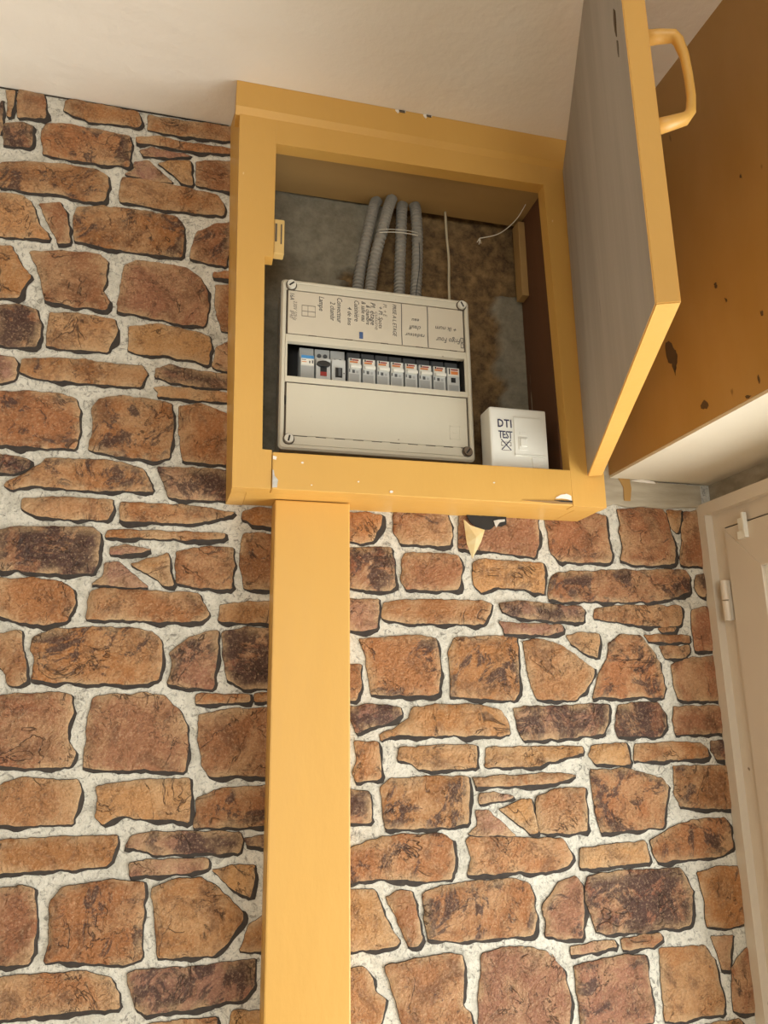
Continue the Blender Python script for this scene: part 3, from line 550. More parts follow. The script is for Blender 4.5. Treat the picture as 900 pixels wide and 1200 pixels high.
o -4923,-2582 -4777,-2565 -4704,-2676 -4683,-2768 -4610,-2829 -4652,-3003 -4923,-3007
b -3273,7807 -3153,7831 -2934,7808 -2924,7332 -3257,7334 -3297,7572
t -3470,1865 -3219,1900 -2996,1897 -3000,1759 -3050,1611 -3240,1684 -3402,1778
t -4926,-1539 -4802,-1485 -4584,-1449 -4563,-1599 -4550,-1724 -4659,-1721 -4793,-1618
p -4874,4307 -4741,4303 -4604,4228 -4422,4108 -4726,4116 -4983,4137 -4861,4198
t -3247,5622 -3086,5653 -2942,5650 -2945,5527 -2977,5396 -3099,5460 -3204,5544
o -4397,-1329 -4048,-1322 -3606,-1314 -3317,-1325 -3329,-1359 -3602,-1378 -4043,-1381 -4403,-1381
b -4885,2719 -4665,2707 -4644,2583 -4637,2436 -4861,2397 -4891,2510
b -4864,-3348 -4647,-3325 -4638,-3700 -4757,-3702 -4833,-3548
d -3321,-4127 -2799,-4098 -2856,-4328 -3291,-4316 -3370,-4248
to -4831,5330 -4572,5349 -4318,5329 -4308,5240 -4564,5182 -4825,5212
d -3473,2128 -3248,2138 -3259,1995 -3434,1996 -3488,2054
o -4819,2338 -4674,2338 -4685,2100 -4720,2003 -4819,2004
d -3295,4330 -3103,4330 -2992,4282 -2996,4196 -3135,4121 -3278,4123
b -3459,7943 -3270,7954 -3067,7958 -3053,7918 -3159,7868 -3456,7874
o -3316,2281 -3122,2288 -2944,2282 -2942,2232 -3119,2217 -3320,2220
o -3858,4545 -3644,4556 -3450,4547 -3448,4468 -3642,4445 -3862,4449
p -3979,3174 -3762,3199 -3462,3167 -3681,3131 -3964,3118
d -3425,1547 -3244,1547 -3140,1516 -3143,1462 -3274,1414 -3408,1416
p -4890,4470 -4760,4507 -4580,4460 -4711,4407 -4881,4388
o -4847,-504 -4694,-497 -4418,-503 -4426,-571 -4656,-573 -4813,-557
'''
BREAKERS = [(0.1362, 0.1567, 'first'), (0.1578, 0.1792, 'main'), (0.1799, 0.2008, 'relay'), (0.2036, 0.223, 'mcb'), (0.2241, 0.2436, 'mcb'), (0.2447, 0.2641, 'mcb'), (0.2648, 0.2847, 'mcb'), (0.2858, 0.3052, 'mcb'), (0.3063, 0.3266, 'mcb'), (0.328, 0.3478, 'mcb'), (0.3489, 0.3692, 'last')]

# ================================================================ THE SETTING
CE = .85                                    # ceiling
XL, YF = -2.4, -3.5                          # left wall, wall behind the viewer
bm = bmesh.new(); box(bm, XL-.1, .87, YF-.1, .2, -H-.1, -H); tag(obj('floor', bm, M['floor']), kind='structure')
# ceiling, trowelled unevenly
bm = bmesh.new(); box(bm, XL-.1, .87, YF-.1, .2, CE, CE+.1); tag(obj('ceiling', bm, M['ceiling']), kind='structure')
bm = bmesh.new(); box(bm, XL-.1, XL, YF, .2, -H, CE); tag(obj('wall_left', bm, M['roomwall']), kind='structure')
# wall behind the viewer, with its window opening
bm = bmesh.new()
box(bm, XL, -1.4, YF-.1, YF, -H, CE); box(bm, .2, .87, YF-.1, YF, -H, CE)
box(bm, -1.4, .2, YF-.1, YF, -H, -.65); box(bm, -1.4, .2, YF-.1, YF, .6, CE)
tag(obj('wall_front', bm, M['roomwall']), kind='structure')
wn = empty('window_1', (-.6, YF-.06, -.65)); tag(wn, kind='structure')
bm = bmesh.new()
for x0, x1, z0, z1 in ((-1.4, -1.34, -.65, .6), (.14, .2, -.65, .6), (-1.34, .14, -.65, -.59), (-1.34, .14, .54, .6), (-.63, -.57, -.59, .54)):
    box(bm, x0, x1, YF-.08, YF-.03, z0, z1, .004)
obj('window_frame', bm, M['doorpaint'], wn)
for x0, x1 in ((-1.34, -.63), (-.57, .14)):
    bm = bmesh.new(); box(bm, x0, x1, YF-.057, YF-.053, -.59, .54); obj('pane', bm, M['glass'], wn)

# ---- stone wall with the niche behind the cabinet
NX0, NX1, NZ0, NZ1 = .070, .512, .300, .785
bm = bmesh.new()
box(bm, XL, NX0, 0, .2, -H, CE); box(bm, NX1, .87, 0, .2, -H, CE)
box(bm, NX0, NX1, 0, .2, -H, NZ0); box(bm, NX0, NX1, 0, .2, NZ1, CE); box(bm, NX0, NX1, .06, .2, NZ0, NZ1)
wall = obj('wall_back', bm, M['mortar']); tag(wall, kind='structure')
# rough plaster at the back of the niche, with a hollow where it has fallen away
bm = bmesh.new(); lay = bm.verts.layers.float.new('bare')
nx, nz_ = 70, 76; g = {}
for i in range(nx+1):
    for j in range(nz_+1):
        x = NX0+(NX1-NX0)*i/nx; z = NZ0+(NZ1-NZ0)*j/nz_
        p = Vector((x*14, z*14, 3))
        # grey render survives on the left and at the lower right
        edge = .232+.05*noise.noise(Vector((z*22, 1.7, 0)))+.03*noise.noise(Vector((z*60, 5, 0))) - max(0, (z-.70))*-.45
        bare = min(1, max(0, (x-edge)/.006))
        r = .455 + .02*noise.noise(Vector((z*30, 9, 0))); rr = min(1, max(0, (x-r)/.008)) if z < .64 else 0
        bare *= 1-rr
        y = .026 + .012*bare + .006*noise.noise(p) + (.005*noise.noise(p*4) if bare > .3 else .002*noise.noise(p*5))
        v = bm.verts.new((x, y, z)); v[lay] = bare; g[i, j] = v
for i in range(nx):
    for j in range(nz_): bm.faces.new((g[i, j], g[i+1, j], g[i+1, j+1], g[i, j+1]))
obj('niche_plaster', bm, M['niche'], wall, smooth=True)

# ---- the stones, each a piece of its own (tone and outline in tenths of a millimetre along / up the wall)
TONE = {'o': ((0.416, 0.164, 0.054), .15), 't': ((0.521, 0.248, 0.098), .02), 'b': ((0.347, 0.133, 0.054), .22), 'p': ((0.381, 0.179, 0.116), .18),
        'd': ((0.278, 0.104, 0.052), .95), 'od': ((0.393, 0.152, 0.051), .62), 'to': ((0.462, 0.202, 0.073), .18), 'pd': ((0.300, 0.133, 0.086), .85),
        'bd': ((0.335, 0.127, 0.051), .65), 'pb': ((0.359, 0.150, 0.081), .55), 'pl': ((0.335, 0.136, 0.069), .05)}
def stone(idx, tone, pts):
    pts = [(min(x, .7695), z) for x, z in pts]
    n = len(pts); ar = .5*sum(pts[i][0]*pts[(i+1) % n][1]-pts[(i+1) % n][0]*pts[i][1] for i in range(n))
    if ar < 0: pts = pts[::-1]; ar = -ar
    cx = sum(p[0] for p in pts)/n; cz = sum(p[1] for p in pts)/n
    # soften the corners once, then ripple
    q = []
    for i in range(n):
        a, b, c = Vector(pts[i-1]), Vector(pts[i]), Vector(pts[(i+1) % n])
        k1 = min(.3, .0016/max(1e-6, (a-b).length)); k2 = min(.3, .0016/max(1e-6, (c-b).length))
        q += [b+(a-b)*k1, b+(c-b)*k2]
    out = [Vector(p) for p in rough([tuple(v) for v in q], .0021, .0042, idx*3.1)]
    n = len(out); per = sum((out[i]-out[i-1]).length for i in range(n)); inr = 2*ar/per
    nr = []
    for i in range(n):
        d = out[(i+1) % n]-out[i-1]; nr.append(Vector((d.y, -d.x)).normalized())
    def clear(p):                                              # distance from p to the outline, negative outside
        best = 9; ins = False
        for i in range(n):
            a, b = out[i-1], out[i]; d = b-a; t = max(0, min(1, (p-a).dot(d)/max(1e-12, d.length_squared)))
            best = min(best, (p-a-d*t).length)
            if (a.y > p.y) != (b.y > p.y) and p.x < (b.x-a.x)*(p.y-a.y)/(b.y-a.y)+a.x: ins = not ins
        return best if ins else -best
    hgt = RND.uniform(.0026, .0042); tx, tz = RND.uniform(-.014, .014), RND.uniform(-.014, .014)
    bm = bmesh.new(); lay = bm.verts.layers.float.new('rim')
    def hill(p, d):
        e = noise.noise(Vector((p.x*55, p.y*55, idx*1.7))) + .5*noise.noise(Vector((p.x*140, p.y*140, idx*1.7)))
        return max(.0009, hgt*(.45+.55*min(1, d/.0034)) + (p.x-cx)*tx+(p.y-cz)*tz + .0011*e*min(1, d/.004))
    # ledge coloured dark as the stone's printed shadow, below and to the right
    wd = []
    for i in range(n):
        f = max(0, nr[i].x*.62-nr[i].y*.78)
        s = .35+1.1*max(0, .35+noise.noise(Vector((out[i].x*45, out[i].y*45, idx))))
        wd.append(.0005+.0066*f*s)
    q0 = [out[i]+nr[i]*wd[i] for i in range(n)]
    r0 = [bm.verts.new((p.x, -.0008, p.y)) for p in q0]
    P = [(p, 0.) for p in out]
    for i in range(n):
        p = out[i]-nr[i]*.0021; d = clear(p)
        if d > .0017: P.append((p, d))
    x0, x1 = min(p.x for p in out), max(p.x for p in out); z0, z1 = min(p.y for p in out), max(p.y for p in out)
    stp = .0075 if ar > .0012 else .006
    gz = z0+.003
    while gz < z1:
        gx = x0+.003
        while gx < x1:
            p = Vector((gx+RND.uniform(-.002, .002), gz+RND.uniform(-.002, .002))); d = clear(p)
            if d > .0042: P.append((p, d))
            gx += stp
        gz += stp
    cv, ce, cf_, ov, oe, of = delaunay_2d_cdt([p for p, d in P], [(i, (i+1) % n) for i in range(n)], [], 1, 1e-6)
    dist = {}
    for i, src in enumerate(ov): dist[i] = P[src[0]][1] if src else 0.
    top = [bm.verts.new((p.x, -hill(p, dist[i]), p.y)) for i, p in enumerate(cv)]
    for i, v in enumerate(top): v[lay] = max(0, 1-dist[i]/.010)
    for f in cf_:
        if len(set(f)) >= 3: bm.faces.new([top[i] for i in f]).material_index = 0
    # side wall from the ledge up to the outline (its own vertices keep the edge crisp)
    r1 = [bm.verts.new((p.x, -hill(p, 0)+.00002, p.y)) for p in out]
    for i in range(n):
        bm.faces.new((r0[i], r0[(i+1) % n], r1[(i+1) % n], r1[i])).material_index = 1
    o = obj('stone', bm, [M['stone'], M['shadow_torn_edge']], wall, origin=(cx, 0, cz))
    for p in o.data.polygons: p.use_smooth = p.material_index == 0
    col, al = TONE[tone]; j = RND.uniform(.9, 1.1)
    o.color = (min(1, col[0]*j), min(1, col[1]*1.02*j*RND.uniform(.96, 1.05)), min(1, col[2]*j*RND.uniform(.92, 1.08)), al)
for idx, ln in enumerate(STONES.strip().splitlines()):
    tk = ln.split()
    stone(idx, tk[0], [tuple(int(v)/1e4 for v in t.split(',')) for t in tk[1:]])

# ---- right wall: painted upper part, cream soffit over the recessed glazed door
XR, ZS, YD = .612, .336, -1.62
bm = bmesh.new()
box(bm, XR, .87, YF, 0, ZS, CE); box(bm, XR, .87, YF, YD, -H, ZS)
wr = obj('wall_right', bm, M['ochre']); tag(wr, kind='structure')
bm = bmesh.new(); box(bm, XR+.001, .86, YD, -.0015, ZS-.004, ZS+.002); obj('soffit', bm, M['cream'], wr)
bm = bmesh.new(); box(bm, .79, .86, YD, 0, .292, ZS-.004); obj('lintel', bm, M['strip'], wr)
# flaked patches in the ochre paint
for k, (y, z, sy, sz) in enumerate(((-.187, .449, .012, .026), (-.2365, .3575, .008, .008), (-.283, .497, .003, .0045), (-.297, .470, .002, .003), (-.349, .424, .0025, .004),
                                    (-.331, .352, .0015, .005), (-.311, .3385, .005, .0018), (-.348, .604, .002, .004))):
    rr_ = [RND.uniform(.45, 1.15) for i in range(12)]
    pts = rough([(y+sy*q*math.cos(a), z+sz*q*math.sin(a)+.35*sz*q*math.cos(a)) for q, a in [(rr_[i], i*math.pi/6) for i in range(12)]], min(.003, sy*.5), .0035, k*5)
    bm = bmesh.new(); prism_yz(bm, pts, XR-.0006, XR+.0004); obj('flaked_patch', bm, M['stain'], wr)
# bare plaster above the stones, between cabinet and door
pts = [(.5575, .2885), (.600, .2865), (.618, .2915), (.640, .2885), (.668, .2905), (.700, .2885), (.735, .2925), (.769, .2945), (.769, .3285), (.700, .3295), (.640, .3325), (.613, .335), (.613, .36), (.5575, .36)]
bm = bmesh.new(); prism(bm, rough(pts, .0007, .006, 4), -.0065, 0); obj('plaster_strip', bm, M['strip'], wall)
bm = bmesh.new(); prism(bm, rough([(.6245, .3345), (.6455, .3335), (.647, .318), (.6435, .297), (.6335, .2975), (.634, .318), (.629, .328)], .001, .004, 8), -.0078, -.0062); obj('paint_drip', bm, M['ochre'], wall)
bm = bmesh.new(); prism(bm, rough([(.648, .3295), (.668, .332), (.686, .3305), (.690, .3275), (.668, .328)], .001, .004, 2), -.0085, -.006); obj('paint_chip', bm, M['ceiling'], wall)
top = [(-.46+.0125*k, .8492) for k in range(40)]; low = [(x, .8478-.0018*abs(noise.noise(Vector((x*40, 3, 1))))-.0022*max(0, noise.noise(Vector((x*17, 8, 1))))) for x, z in top[::-1]]
bm = bmesh.new(); prism(bm, top+low, -.0012, 0); obj('torn_paper_edge', bm, M['shadow_torn_edge'], wall)
# torn paper under the cabinet
bm = bmesh.new(); prism(bm, rough([(.3795, .2625), (.384, .2515), (.3925, .2455), (.405, .2415), (.414, .2425), (.421, .2490), (.431, .2475), (.4395, .2515), (.4395, .2625)], .0014, .004, 11), -.0078, -.0066); obj('torn_hole', bm, M['dark'], wall)
bm = bmesh.new(); prism(bm, [(.4195, .2555), (.4265, .2575), (.4365, .2585), (.4365, .2555), (.4285, .2535), (.4225, .2455)], -.0092, -.008); obj('torn_scrap', bm, M['chip'], wall)
bm = bmesh.new()
fl = [(.3745, .2555, -.008), (.3835, .2465, -.011), (.4035, .2405, -.013), (.3955, .222, -.017), (.3845, .1995, -.010), (.3775, .2205, -.009)]
a = [bm.verts.new((x, y, z)) for x, z, y in fl]; b = [bm.verts.new((x, y+.0012, z)) for x, z, y in fl]
cA = bm.verts.new((.389, -.0165, .229)); cB = bm.verts.new((.389, -.0153, .229))
for i in range(6):
    j = (i+1) % 6; bm.faces.new((a[i], a[j], cA)); bm.faces.new((b[j], b[i], cB)); bm.faces.new((a[i], b[i], b[j], a[j]))
obj('torn_flap', bm, M['paper'], wall)

# ---- glazed door in the recess
d1 = empty('door_1', (.80, -.8, -H)); tag(d1, kind='structure')
DT, DB, DE = .2965, -H+.002, YD+.002
def ring_yz(bm, y0, y1, z0, z1, w, x0, x1, bev=.002):
    """mitred rectangular frame in the y/z plane; y0 is the far (back wall) side"""
    o = [(y0, z1), (y1, z1), (y1, z0), (y0, z0)]; i_ = [(y0-w, z1-w), (y1+w, z1-w), (y1+w, z0+w), (y0-w, z0+w)]
    for k in range(4):
        j = (k+1) % 4; prism_yz(bm, [o[k], o[j], i_[j], i_[k]], x0, x1)
bm = bmesh.new(); ring_yz(bm, -.0008, DE, DB, DT, .0185, .7615, .86); obj('frame_lip', bm, M['doorpaint'], d1)
bm = bmesh.new(); ring_yz(bm, -.0193, DE+.0185, DB+.0185, DT-.0185, .0245, .7745, .86); obj('door_frame', bm, M['doorpaint'], d1)
YM = (DE-.0)/2
for li, (ya, yb) in enumerate(((-.0475, YM+.001), (YM-.001, DE+.0465))):
    # leaf profile made of four mitred rails, each a piece of its own
    z0, z1, wd = DB+.046, .2505, .0665
    o = [(ya, z1), (yb, z1), (yb, z0), (ya, z0)]; i_ = [(ya-wd, z1-wd), (yb+wd, z1-wd), (yb+wd, z0+wd), (ya-wd, z0+wd)]
    for k in range(4):
        j = (k+1) % 4
        g_ = .0004
        bm = bmesh.new(); prism_yz(bm, [o[k], o[j], i_[j], i_[k]], .7700, .83)
        es = [e for e in bm.edges]; bmesh.ops.bevel(bm, geom=es, offset=.0009, segments=1, affect='EDGES')
        obj('leaf_rail', bm, M['doorpaint'], d1)
    bm = bmesh.new(); ring_yz(bm, ya-wd, yb+wd, z0+wd, z1-wd, .008, .776, .82); obj('glazing_bead', bm, M['white'], d1)
    bm = bmesh.new(); box(bm, .796, .804, yb+wd+.004, ya-wd-.004, z0+wd+.004, z1-wd-.004); obj('glass_pane', bm, M['glass'], d1)
bm = bmesh.new(); box(bm, .79, .85, DE+.043, -.0438, DB+.043, .2535)
# rebate ring coloured dark to give the shade in the groove round the leaves
bm.free()
bm = bmesh.new(); ring_yz(bm, -.0438, DE+.043, DB+.043, DT-.043, .0060, .7762, .85); obj('rebate_shade_ring', bm, M['dark_recess'], d1)
for zc in (.1450, -.75):
    bm = bmesh.new(); cyl(bm, (.7645, -.0400, zc-.030), (0, 0, 1), .0055, .0285, 14); cyl(bm, (.7645, -.0400, zc+.0005), (0, 0, 1), .0055, .0285, 14)
    box(bm, .766, .7745, -.0440, -.0360, zc-.029, zc+.029)
    obj('hinge', bm, M['doorpaint'], d1, smooth=False)
cp = bmesh.new()
box(cp, .7635, .7705, -.0975, -.0935, .2275, .2640, .0006); box(cp, .7650, .7705, -.0935, -.0800, .2275, .2385, .0006); box(cp, .7685, .7705, -.0935, -.0800, .2385, .2580)
obj('plastic_catch', cp, M['white'], d1)

# ================================================================ THE CABINET
cab = empty('wall_cabinet', (.297, 0, .262))
tag(cab, 'yellow painted wooden wall cabinet with open door, built under the ceiling around the fuse box', 'cabinet')
FY = -.085
Y = M['yellow']
bm = bmesh.new(); prism(bm, [(.0475, .262), (.0948, .262), (.0948, .3128), (.0825, .3128), (.0788, .5834), (.0905, .5834), (.0905, .806), (.0391, .806)], FY, FY+.020, bev=.0003); obj('frame_stile', bm, Y, cab)
bm = bmesh.new(); prism(bm, [(.5048, .262), (.5555, .262), (.5560, .806), (.4960, .806), (.4960, .7666)], FY, FY+.020, bev=.0003); obj('frame_stile', bm, Y, cab)
bm = bmesh.new(); prism(bm, [(.09052, .7612), (.49598, .7666), (.49598, .806), (.09052, .806)], FY, FY+.020, bev=.0002); obj('top_rail', bm, Y, cab)
bm = bmesh.new(); prism(bm, [(.0956, .2622), (.5042, .2622), (.5038, .3131), (.0956, .3104)], FY-.0006, FY+.020, bev=.0012); br = obj('bottom_rail', bm, Y, cab)
# fascia against the ceiling with a chamfered lower edge
bm = bmesh.new()
sec = [(-.0905, .8497), (-.0905, .8085), (-.0840, .7985), (-.060, .7985), (-.060, .8497)]
for (x0, x1) in ((.0335, .5562),):
    a = [bm.verts.new((x0, y, z)) for y, z in sec]; b = [bm.verts.new((x1, y, z)) for y, z in sec]; n = len(sec)
    bm.faces.new(a); bm.faces.new(b[::-1])
    for i in range(n): bm.faces.new((a[i], b[i], b[(i+1) % n], a[(i+1) % n]))
fa = obj('top_fascia', bm, Y, cab)
# sides, bottom and lining boards
bm = bmesh.new()
a = [(.0480, -.066, .262), (.0395, -.066, .8485), (.0300, 0, .8485), (.0445, 0, .262)]
b = [(.066, -.066, .262), (.066, -.066, .8485), (.066, 0, .8485), (.066, 0, .262)]
va = [bm.verts.new(p) for p in a]; vb = [bm.verts.new(p) for p in b]
bm.faces.new(va); bm.faces.new(vb[::-1])
for i in range(4): bm.faces.new((va[i], vb[i], vb[(i+1) % 4], va[(i+1) % 4]))
obj('side_board', bm, Y, cab)
bm = bmesh.new(); box(bm, .518, .5550, -.0648, 0, .2625, .8485); obj('side_board', bm, Y, cab)
bm = bmesh.new(); box(bm, .0665, .5175, -.0648, 0, .2625, .299, .0005); obj('underside_board', bm, Y, cab)
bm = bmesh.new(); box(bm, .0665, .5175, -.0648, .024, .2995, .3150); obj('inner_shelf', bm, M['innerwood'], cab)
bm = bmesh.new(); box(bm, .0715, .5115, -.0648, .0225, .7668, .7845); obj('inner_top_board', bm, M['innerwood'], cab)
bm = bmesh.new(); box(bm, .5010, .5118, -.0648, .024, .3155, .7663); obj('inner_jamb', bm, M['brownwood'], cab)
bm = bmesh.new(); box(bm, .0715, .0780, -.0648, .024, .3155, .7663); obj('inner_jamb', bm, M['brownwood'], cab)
bm = bmesh.new(); box(bm, .4890, .5005, -.004, .018, .625, .7580, .001); obj('batten', bm, M['innerwood'], cab)
# keep for the latch
bm = bmesh.new(); box(bm, .0910, .1052, -.080, -.066, .5925, .6455, .0015); sk = obj('latch_keep', bm, mat('pale_wood', (.70, .47, .17), .5, .4, 60, (.58, .36, .12)), cab)
for x0, x1, z0, z1 in ((.0925, .0952, .6110, .6380), (.1000, .1018, .6080, .6380)):
    bm = bmesh.new(); box(bm, x0, x1, -.0808, -.0795, z0, z1); obj('slot', bm, M['dark_recess'], sk)
# chips and the split in the rail
def chip(name, pts, y, mt, par, amp=.001, th=.0008, seed=1):
    bm = bmesh.new(); prism(bm, rough(pts, amp, .003, seed), y-th, y+.0004); return obj(name, bm, mt, par)
F2 = FY-.0006
chip('paint_chip', [(.0962, .2640), (.1020, .2645), (.1035, .2740), (.0990, .2790), (.0975, .2860), (.0962, .2870)], F2, M['chip'], br, seed=3)
chip('paint_chip', [(.0962, .3010), (.1000, .3000), (.1010, .3040), (.0965, .3050)], F2, M['ceiling'], br, .0006, seed=5)
chip('paint_chip', [(.4780, .2715), (.4960, .2705), (.5025, .2690), (.5020, .2760), (.4950, .2790), (.4870, .2775)], F2, M['ceiling'], br, .0012, seed=6)
chip('split', [(.4300, .2660), (.4700, .2675), (.5030, .2690), (.5030, .2645), (.4750, .2640)], F2-.0002, mat('split_wood', (.30, .17, .06), .8), br, .0004, seed=7)
chip('split', [(.4760, .2685), (.5030, .2690), (.5030, .2665), (.4850, .2668)], F2-.0006, M['dark'], br, .0004, seed=8)
for k, (x, z, r) in enumerate(((.1330, .2985, .0018), (.2050, .2780, .0013), (.1450, .2700, .0012), (.3900, .2880, .0015), (.2480, .2672, .0025))):
    chip('paint_chip', [(x+r*math.cos(t), z+r*math.sin(t)*.7) for t in [i*1.05 for i in range(6)]], F2, M['ceiling'], br, .0004, seed=20+k)
for k, (x, z, r) in enumerate(((.268, .8480, .006), (.310, .8485, .005))):
    chip('paint_chip', [(x-r, z-.0015), (x-r*.3, z-.0055), (x+r*.2, z-.0015), (x+r*1.6, z-.0012), (x+r*1.6, z+.001), (x-r, z+.001)], -.0905, M['ceiling'], fa, .0008, seed=30+k)
    chip('hollow', [(x-r*.1, z-.0025), (x+r*1.4, z-.0025), (x+r*1.4, z+.0005), (x-r*.1, z+.0005)], -.0912, M['dark_recess'], fa, .0004, seed=33+k)
# the door, swung wide open
DZ0, DZ1 = .3050, .7950
hi = Vector((.5287, -.0870)); fi = Vector((.3469, -.5250)); dd = (fi-hi).normalized(); dn = Vector((-dd.y, dd.x)); dn = dn if dn.x > 0 else -dn
TH = .0198
bm = bmesh.new()
pl = [hi, fi, fi+dn*TH, hi+dn*TH]
a = [bm.verts.new((p.x, p.y, DZ0)) for p in pl]; b = [bm.verts.new((p.x, p.y, DZ1)) for p in pl]
bm.faces.new(a); bm.faces.new(b[::-1])
for i in range(4):
    f = bm.faces.new((a[i], a[(i+1) % 4], b[(i+1) % 4], b[i])); f.material_index = 1 if i == 0 else 0
bmesh.ops.bevel(bm, geom=list(bm.edges), offset=.0010, segments=2, affect='EDGES')
door = obj('cabinet_door', bm, [Y, M['greyboard']], cab)
for p in door.data.polygons:
    if p.area > .05 and p.normal.x < -.5: p.material_index = 1
tag(door, 'grey weathered inner face with yellow painted edges')
fo = fi+dn*TH
def dpt(back, out, z): p = fo-dd*back+dn*out; return (p.x, p.y, z)
bm = bmesh.new()
pth = [(.017, -.002, .5755), (.017, .012, .5755), (.017, .0250, .5740), (.017, .0285, .5680), (.017, .0318, .5520), (.017, .0330, .5300), (.017, .0330, .5080), (.017, .0310, .4935), (.017, .0260, .4870), (.017, .0120, .4838), (.017, -.002, .4810)]
rad = [.0085, .0078, .0070, .0062, .0054, .0052, .0054, .0062, .0072, .0080, .0090]
n = 10; rings = []
for i, (bk, ot, z) in enumerate(pth):
    p = Vector(dpt(bk, ot, z)); t = (Vector(dpt(*pth[min(i+1, len(pth)-1)]))-Vector(dpt(*pth[max(i-1, 0)]))).normalized()
    s = Vector((dd.x, dd.y, 0)); u = t.cross(s).normalized()
    rings.append([bm.verts.new(p+rad[i]*(.95*math.cos(q)*s+.72*math.sin(q)*u)) for q in [2*math.pi*(k+.5)/n for k in range(n)]])
for A, B in zip(rings, rings[1:]):
    for k in range(n): bm.faces.new((A[k], A[(k+1) % n], B[(k+1) % n], B[k]))
bm.faces.new(rings[0][::-1]); bm.faces.new(rings[-1])
obj('handle', bm, Y, door, smooth=True)
def dplate(name, t0, t1, z0, z1, mt, seed):
    """irregular shallow mark on the inner face of the door, t measured from the hinge"""
    pts = rough([(t0, z0+.3*(z1-z0)), ((t0+t1)/2, z0), (t1, z0+.4*(z1-z0)), (t1, z1-.2*(z1-z0)), ((t0+t1)/2, z1), (t0, z1-.3*(z1-z0))], .0012, .004, seed)
    bm = bmesh.new(); A = []; B = []
    for t, z in pts:
        p = hi+dd*t; A.append(bm.verts.new((p.x-dn.x*.0007, p.y-dn.y*.0007, z))); B.append(bm.verts.new((p.x+dn.x*.0005, p.y+dn.y*.0005, z)))
    bm.faces.new(A); bm.faces.new(B[::-1])
    for i in range(len(A)): j = (i+1) % len(A); bm.faces.new((A[i], B[i], B[j], A[j]))
    obj(name, bm, mt, door)
dplate('lock_scar', .438, .446, .596, .628, M['stain'], 3)
dplate('lock_scar', .440, .445, .573, .592, M['dark_recess'], 6)
# ================================================================ CABLE CASING under the cabinet
cs = empty('cable_casing', (.1545, -.02, -H)); tag(cs, 'tall yellow painted wooden cable casing running down the stone wall beneath the cabinet', 'casing')
bm = bmesh.new(); box(bm, .1052, .2036, -.040, -.026, -H, .2615, .0022); obj('front_board', bm, Y, cs)
bm = bmesh.new(); box(bm, .1050, .119, -.0258, 0, -H, .2615, .0008); obj('side_board', bm, Y, cs)
bm = bmesh.new(); box(bm, .190, .2034, -.0258, 0, -H, .2615, .0008); obj('side_board', bm, Y, cs)

# ================================================================ FUSE BOX
FX0, FX1, FZ0, FZ1, FF = .1066, .3817, .3297, .5785, -.045
W_, H_ = FX1-FX0, FZ1-FZ0
ux = lambda u: FX0+u*W_
vz = lambda v: FZ1-v*H_
fb = empty('fuse_box', ((FX0+FX1)/2, 0, FZ0)); tag(fb, 'beige plastic fuse box with handwritten labels and a row of circuit breakers', 'fuse box')
bm = bmesh.new()                            # back box, hollow towards the front
t = .004; SVA, SVB = .600, .350
box(bm, FX0+.003, FX1-.003, .006, .019, FZ0+.003, FZ1-.003)
box(bm, FX0+.003, FX0+.003+t, FF+.012, .006, FZ0+.003, FZ1-.003); box(bm, FX1-.003-t, FX1-.003, FF+.012, .006, FZ0+.003, FZ1-.003)
box(bm, FX0+.003+t, FX1-.003-t, FF+.012, .006, FZ0+.003, FZ0+.003+t); box(bm, FX0+.003+t, FX1-.003-t, FF+.012, .006, FZ1-.003-t, FZ1-.003)
obj('back_box', bm, M['box'], fb)
bm = bmesh.new(); box(bm, FX0+.008, FX1-.008, -.004, .0055, FZ0+.009, FZ1-.009); box(bm, ux(.9640), ux(.9720), FF+.0035, -.0042, vz(SVA), vz(SVB)); box(bm, ux(.0275), ux(.0345), FF+.0035, -.0042, vz(SVA), vz(SVB)); obj('plate_and_shade_strips', bm, M['dark'], fb)  # side strips coloured dark to put shade at the slot ends
# front cover: a rim, rails across, and two set-back flaps
bm = bmesh.new()
def rr(x0, x1, z0, z1, r, k=4):
    o = []
    for cx, cz, a0 in ((x1-r, z1-r, 0), (x0+r, z1-r, 90), (x0+r, z0+r, 180), (x1-r, z0+r, 270)):
        o += [(cx+r*math.cos(math.radians(a0+90*i/k)), cz+r*math.sin(math.radians(a0+90*i/k))) for i in range(k+1)]
    return o
def loop(pts, y): return [bm.verts.new((x, y, z)) for x, z in pts]
L0 = loop(rr(FX0+.001, FX1-.001, FZ0+.001, FZ1-.001, .006), FF+.013); L1 = loop(rr(FX0, FX1, FZ0, FZ1, .006), FF+.003); L2 = loop(rr(FX0+.0025, FX1-.0025, FZ0+.0025, FZ1-.0025, .005), FF)
L3 = loop(rr(ux(.022), ux(.978), vz(.975), vz(.020), .003), FF); L4 = loop(rr(ux(.026), ux(.974), vz(.971), vz(.024), .003), FF+.0016); L5 = loop(rr(ux(.026), ux(.974), vz(.971), vz(.024), .003), FF+.013)
for A, B in ((L0, L1), (L1, L2), (L2, L3), (L3, L4), (L4, L5), (L5, L0)):
    for i in range(len(A)): j = (i+1) % len(A); bm.faces.new((A[i], A[j], B[j], B[i]))
obj('cover_rim', bm, M['box'], fb)
bm = bmesh.new(); box(bm, ux(.0265), ux(.9735), FF+.0008, FF+.006, vz(.062), vz(.0245), .0006); obj('top_bar', bm, M['box'], fb)
bm = bmesh.new(); box(bm, ux(.0265), ux(.9735), FF+.0008, FF+.006, vz(.9705), vz(.925), .0006); obj('bottom_bar', bm, M['box'], fb)
SV0, SV1 = .377, .583
bm = bmesh.new()
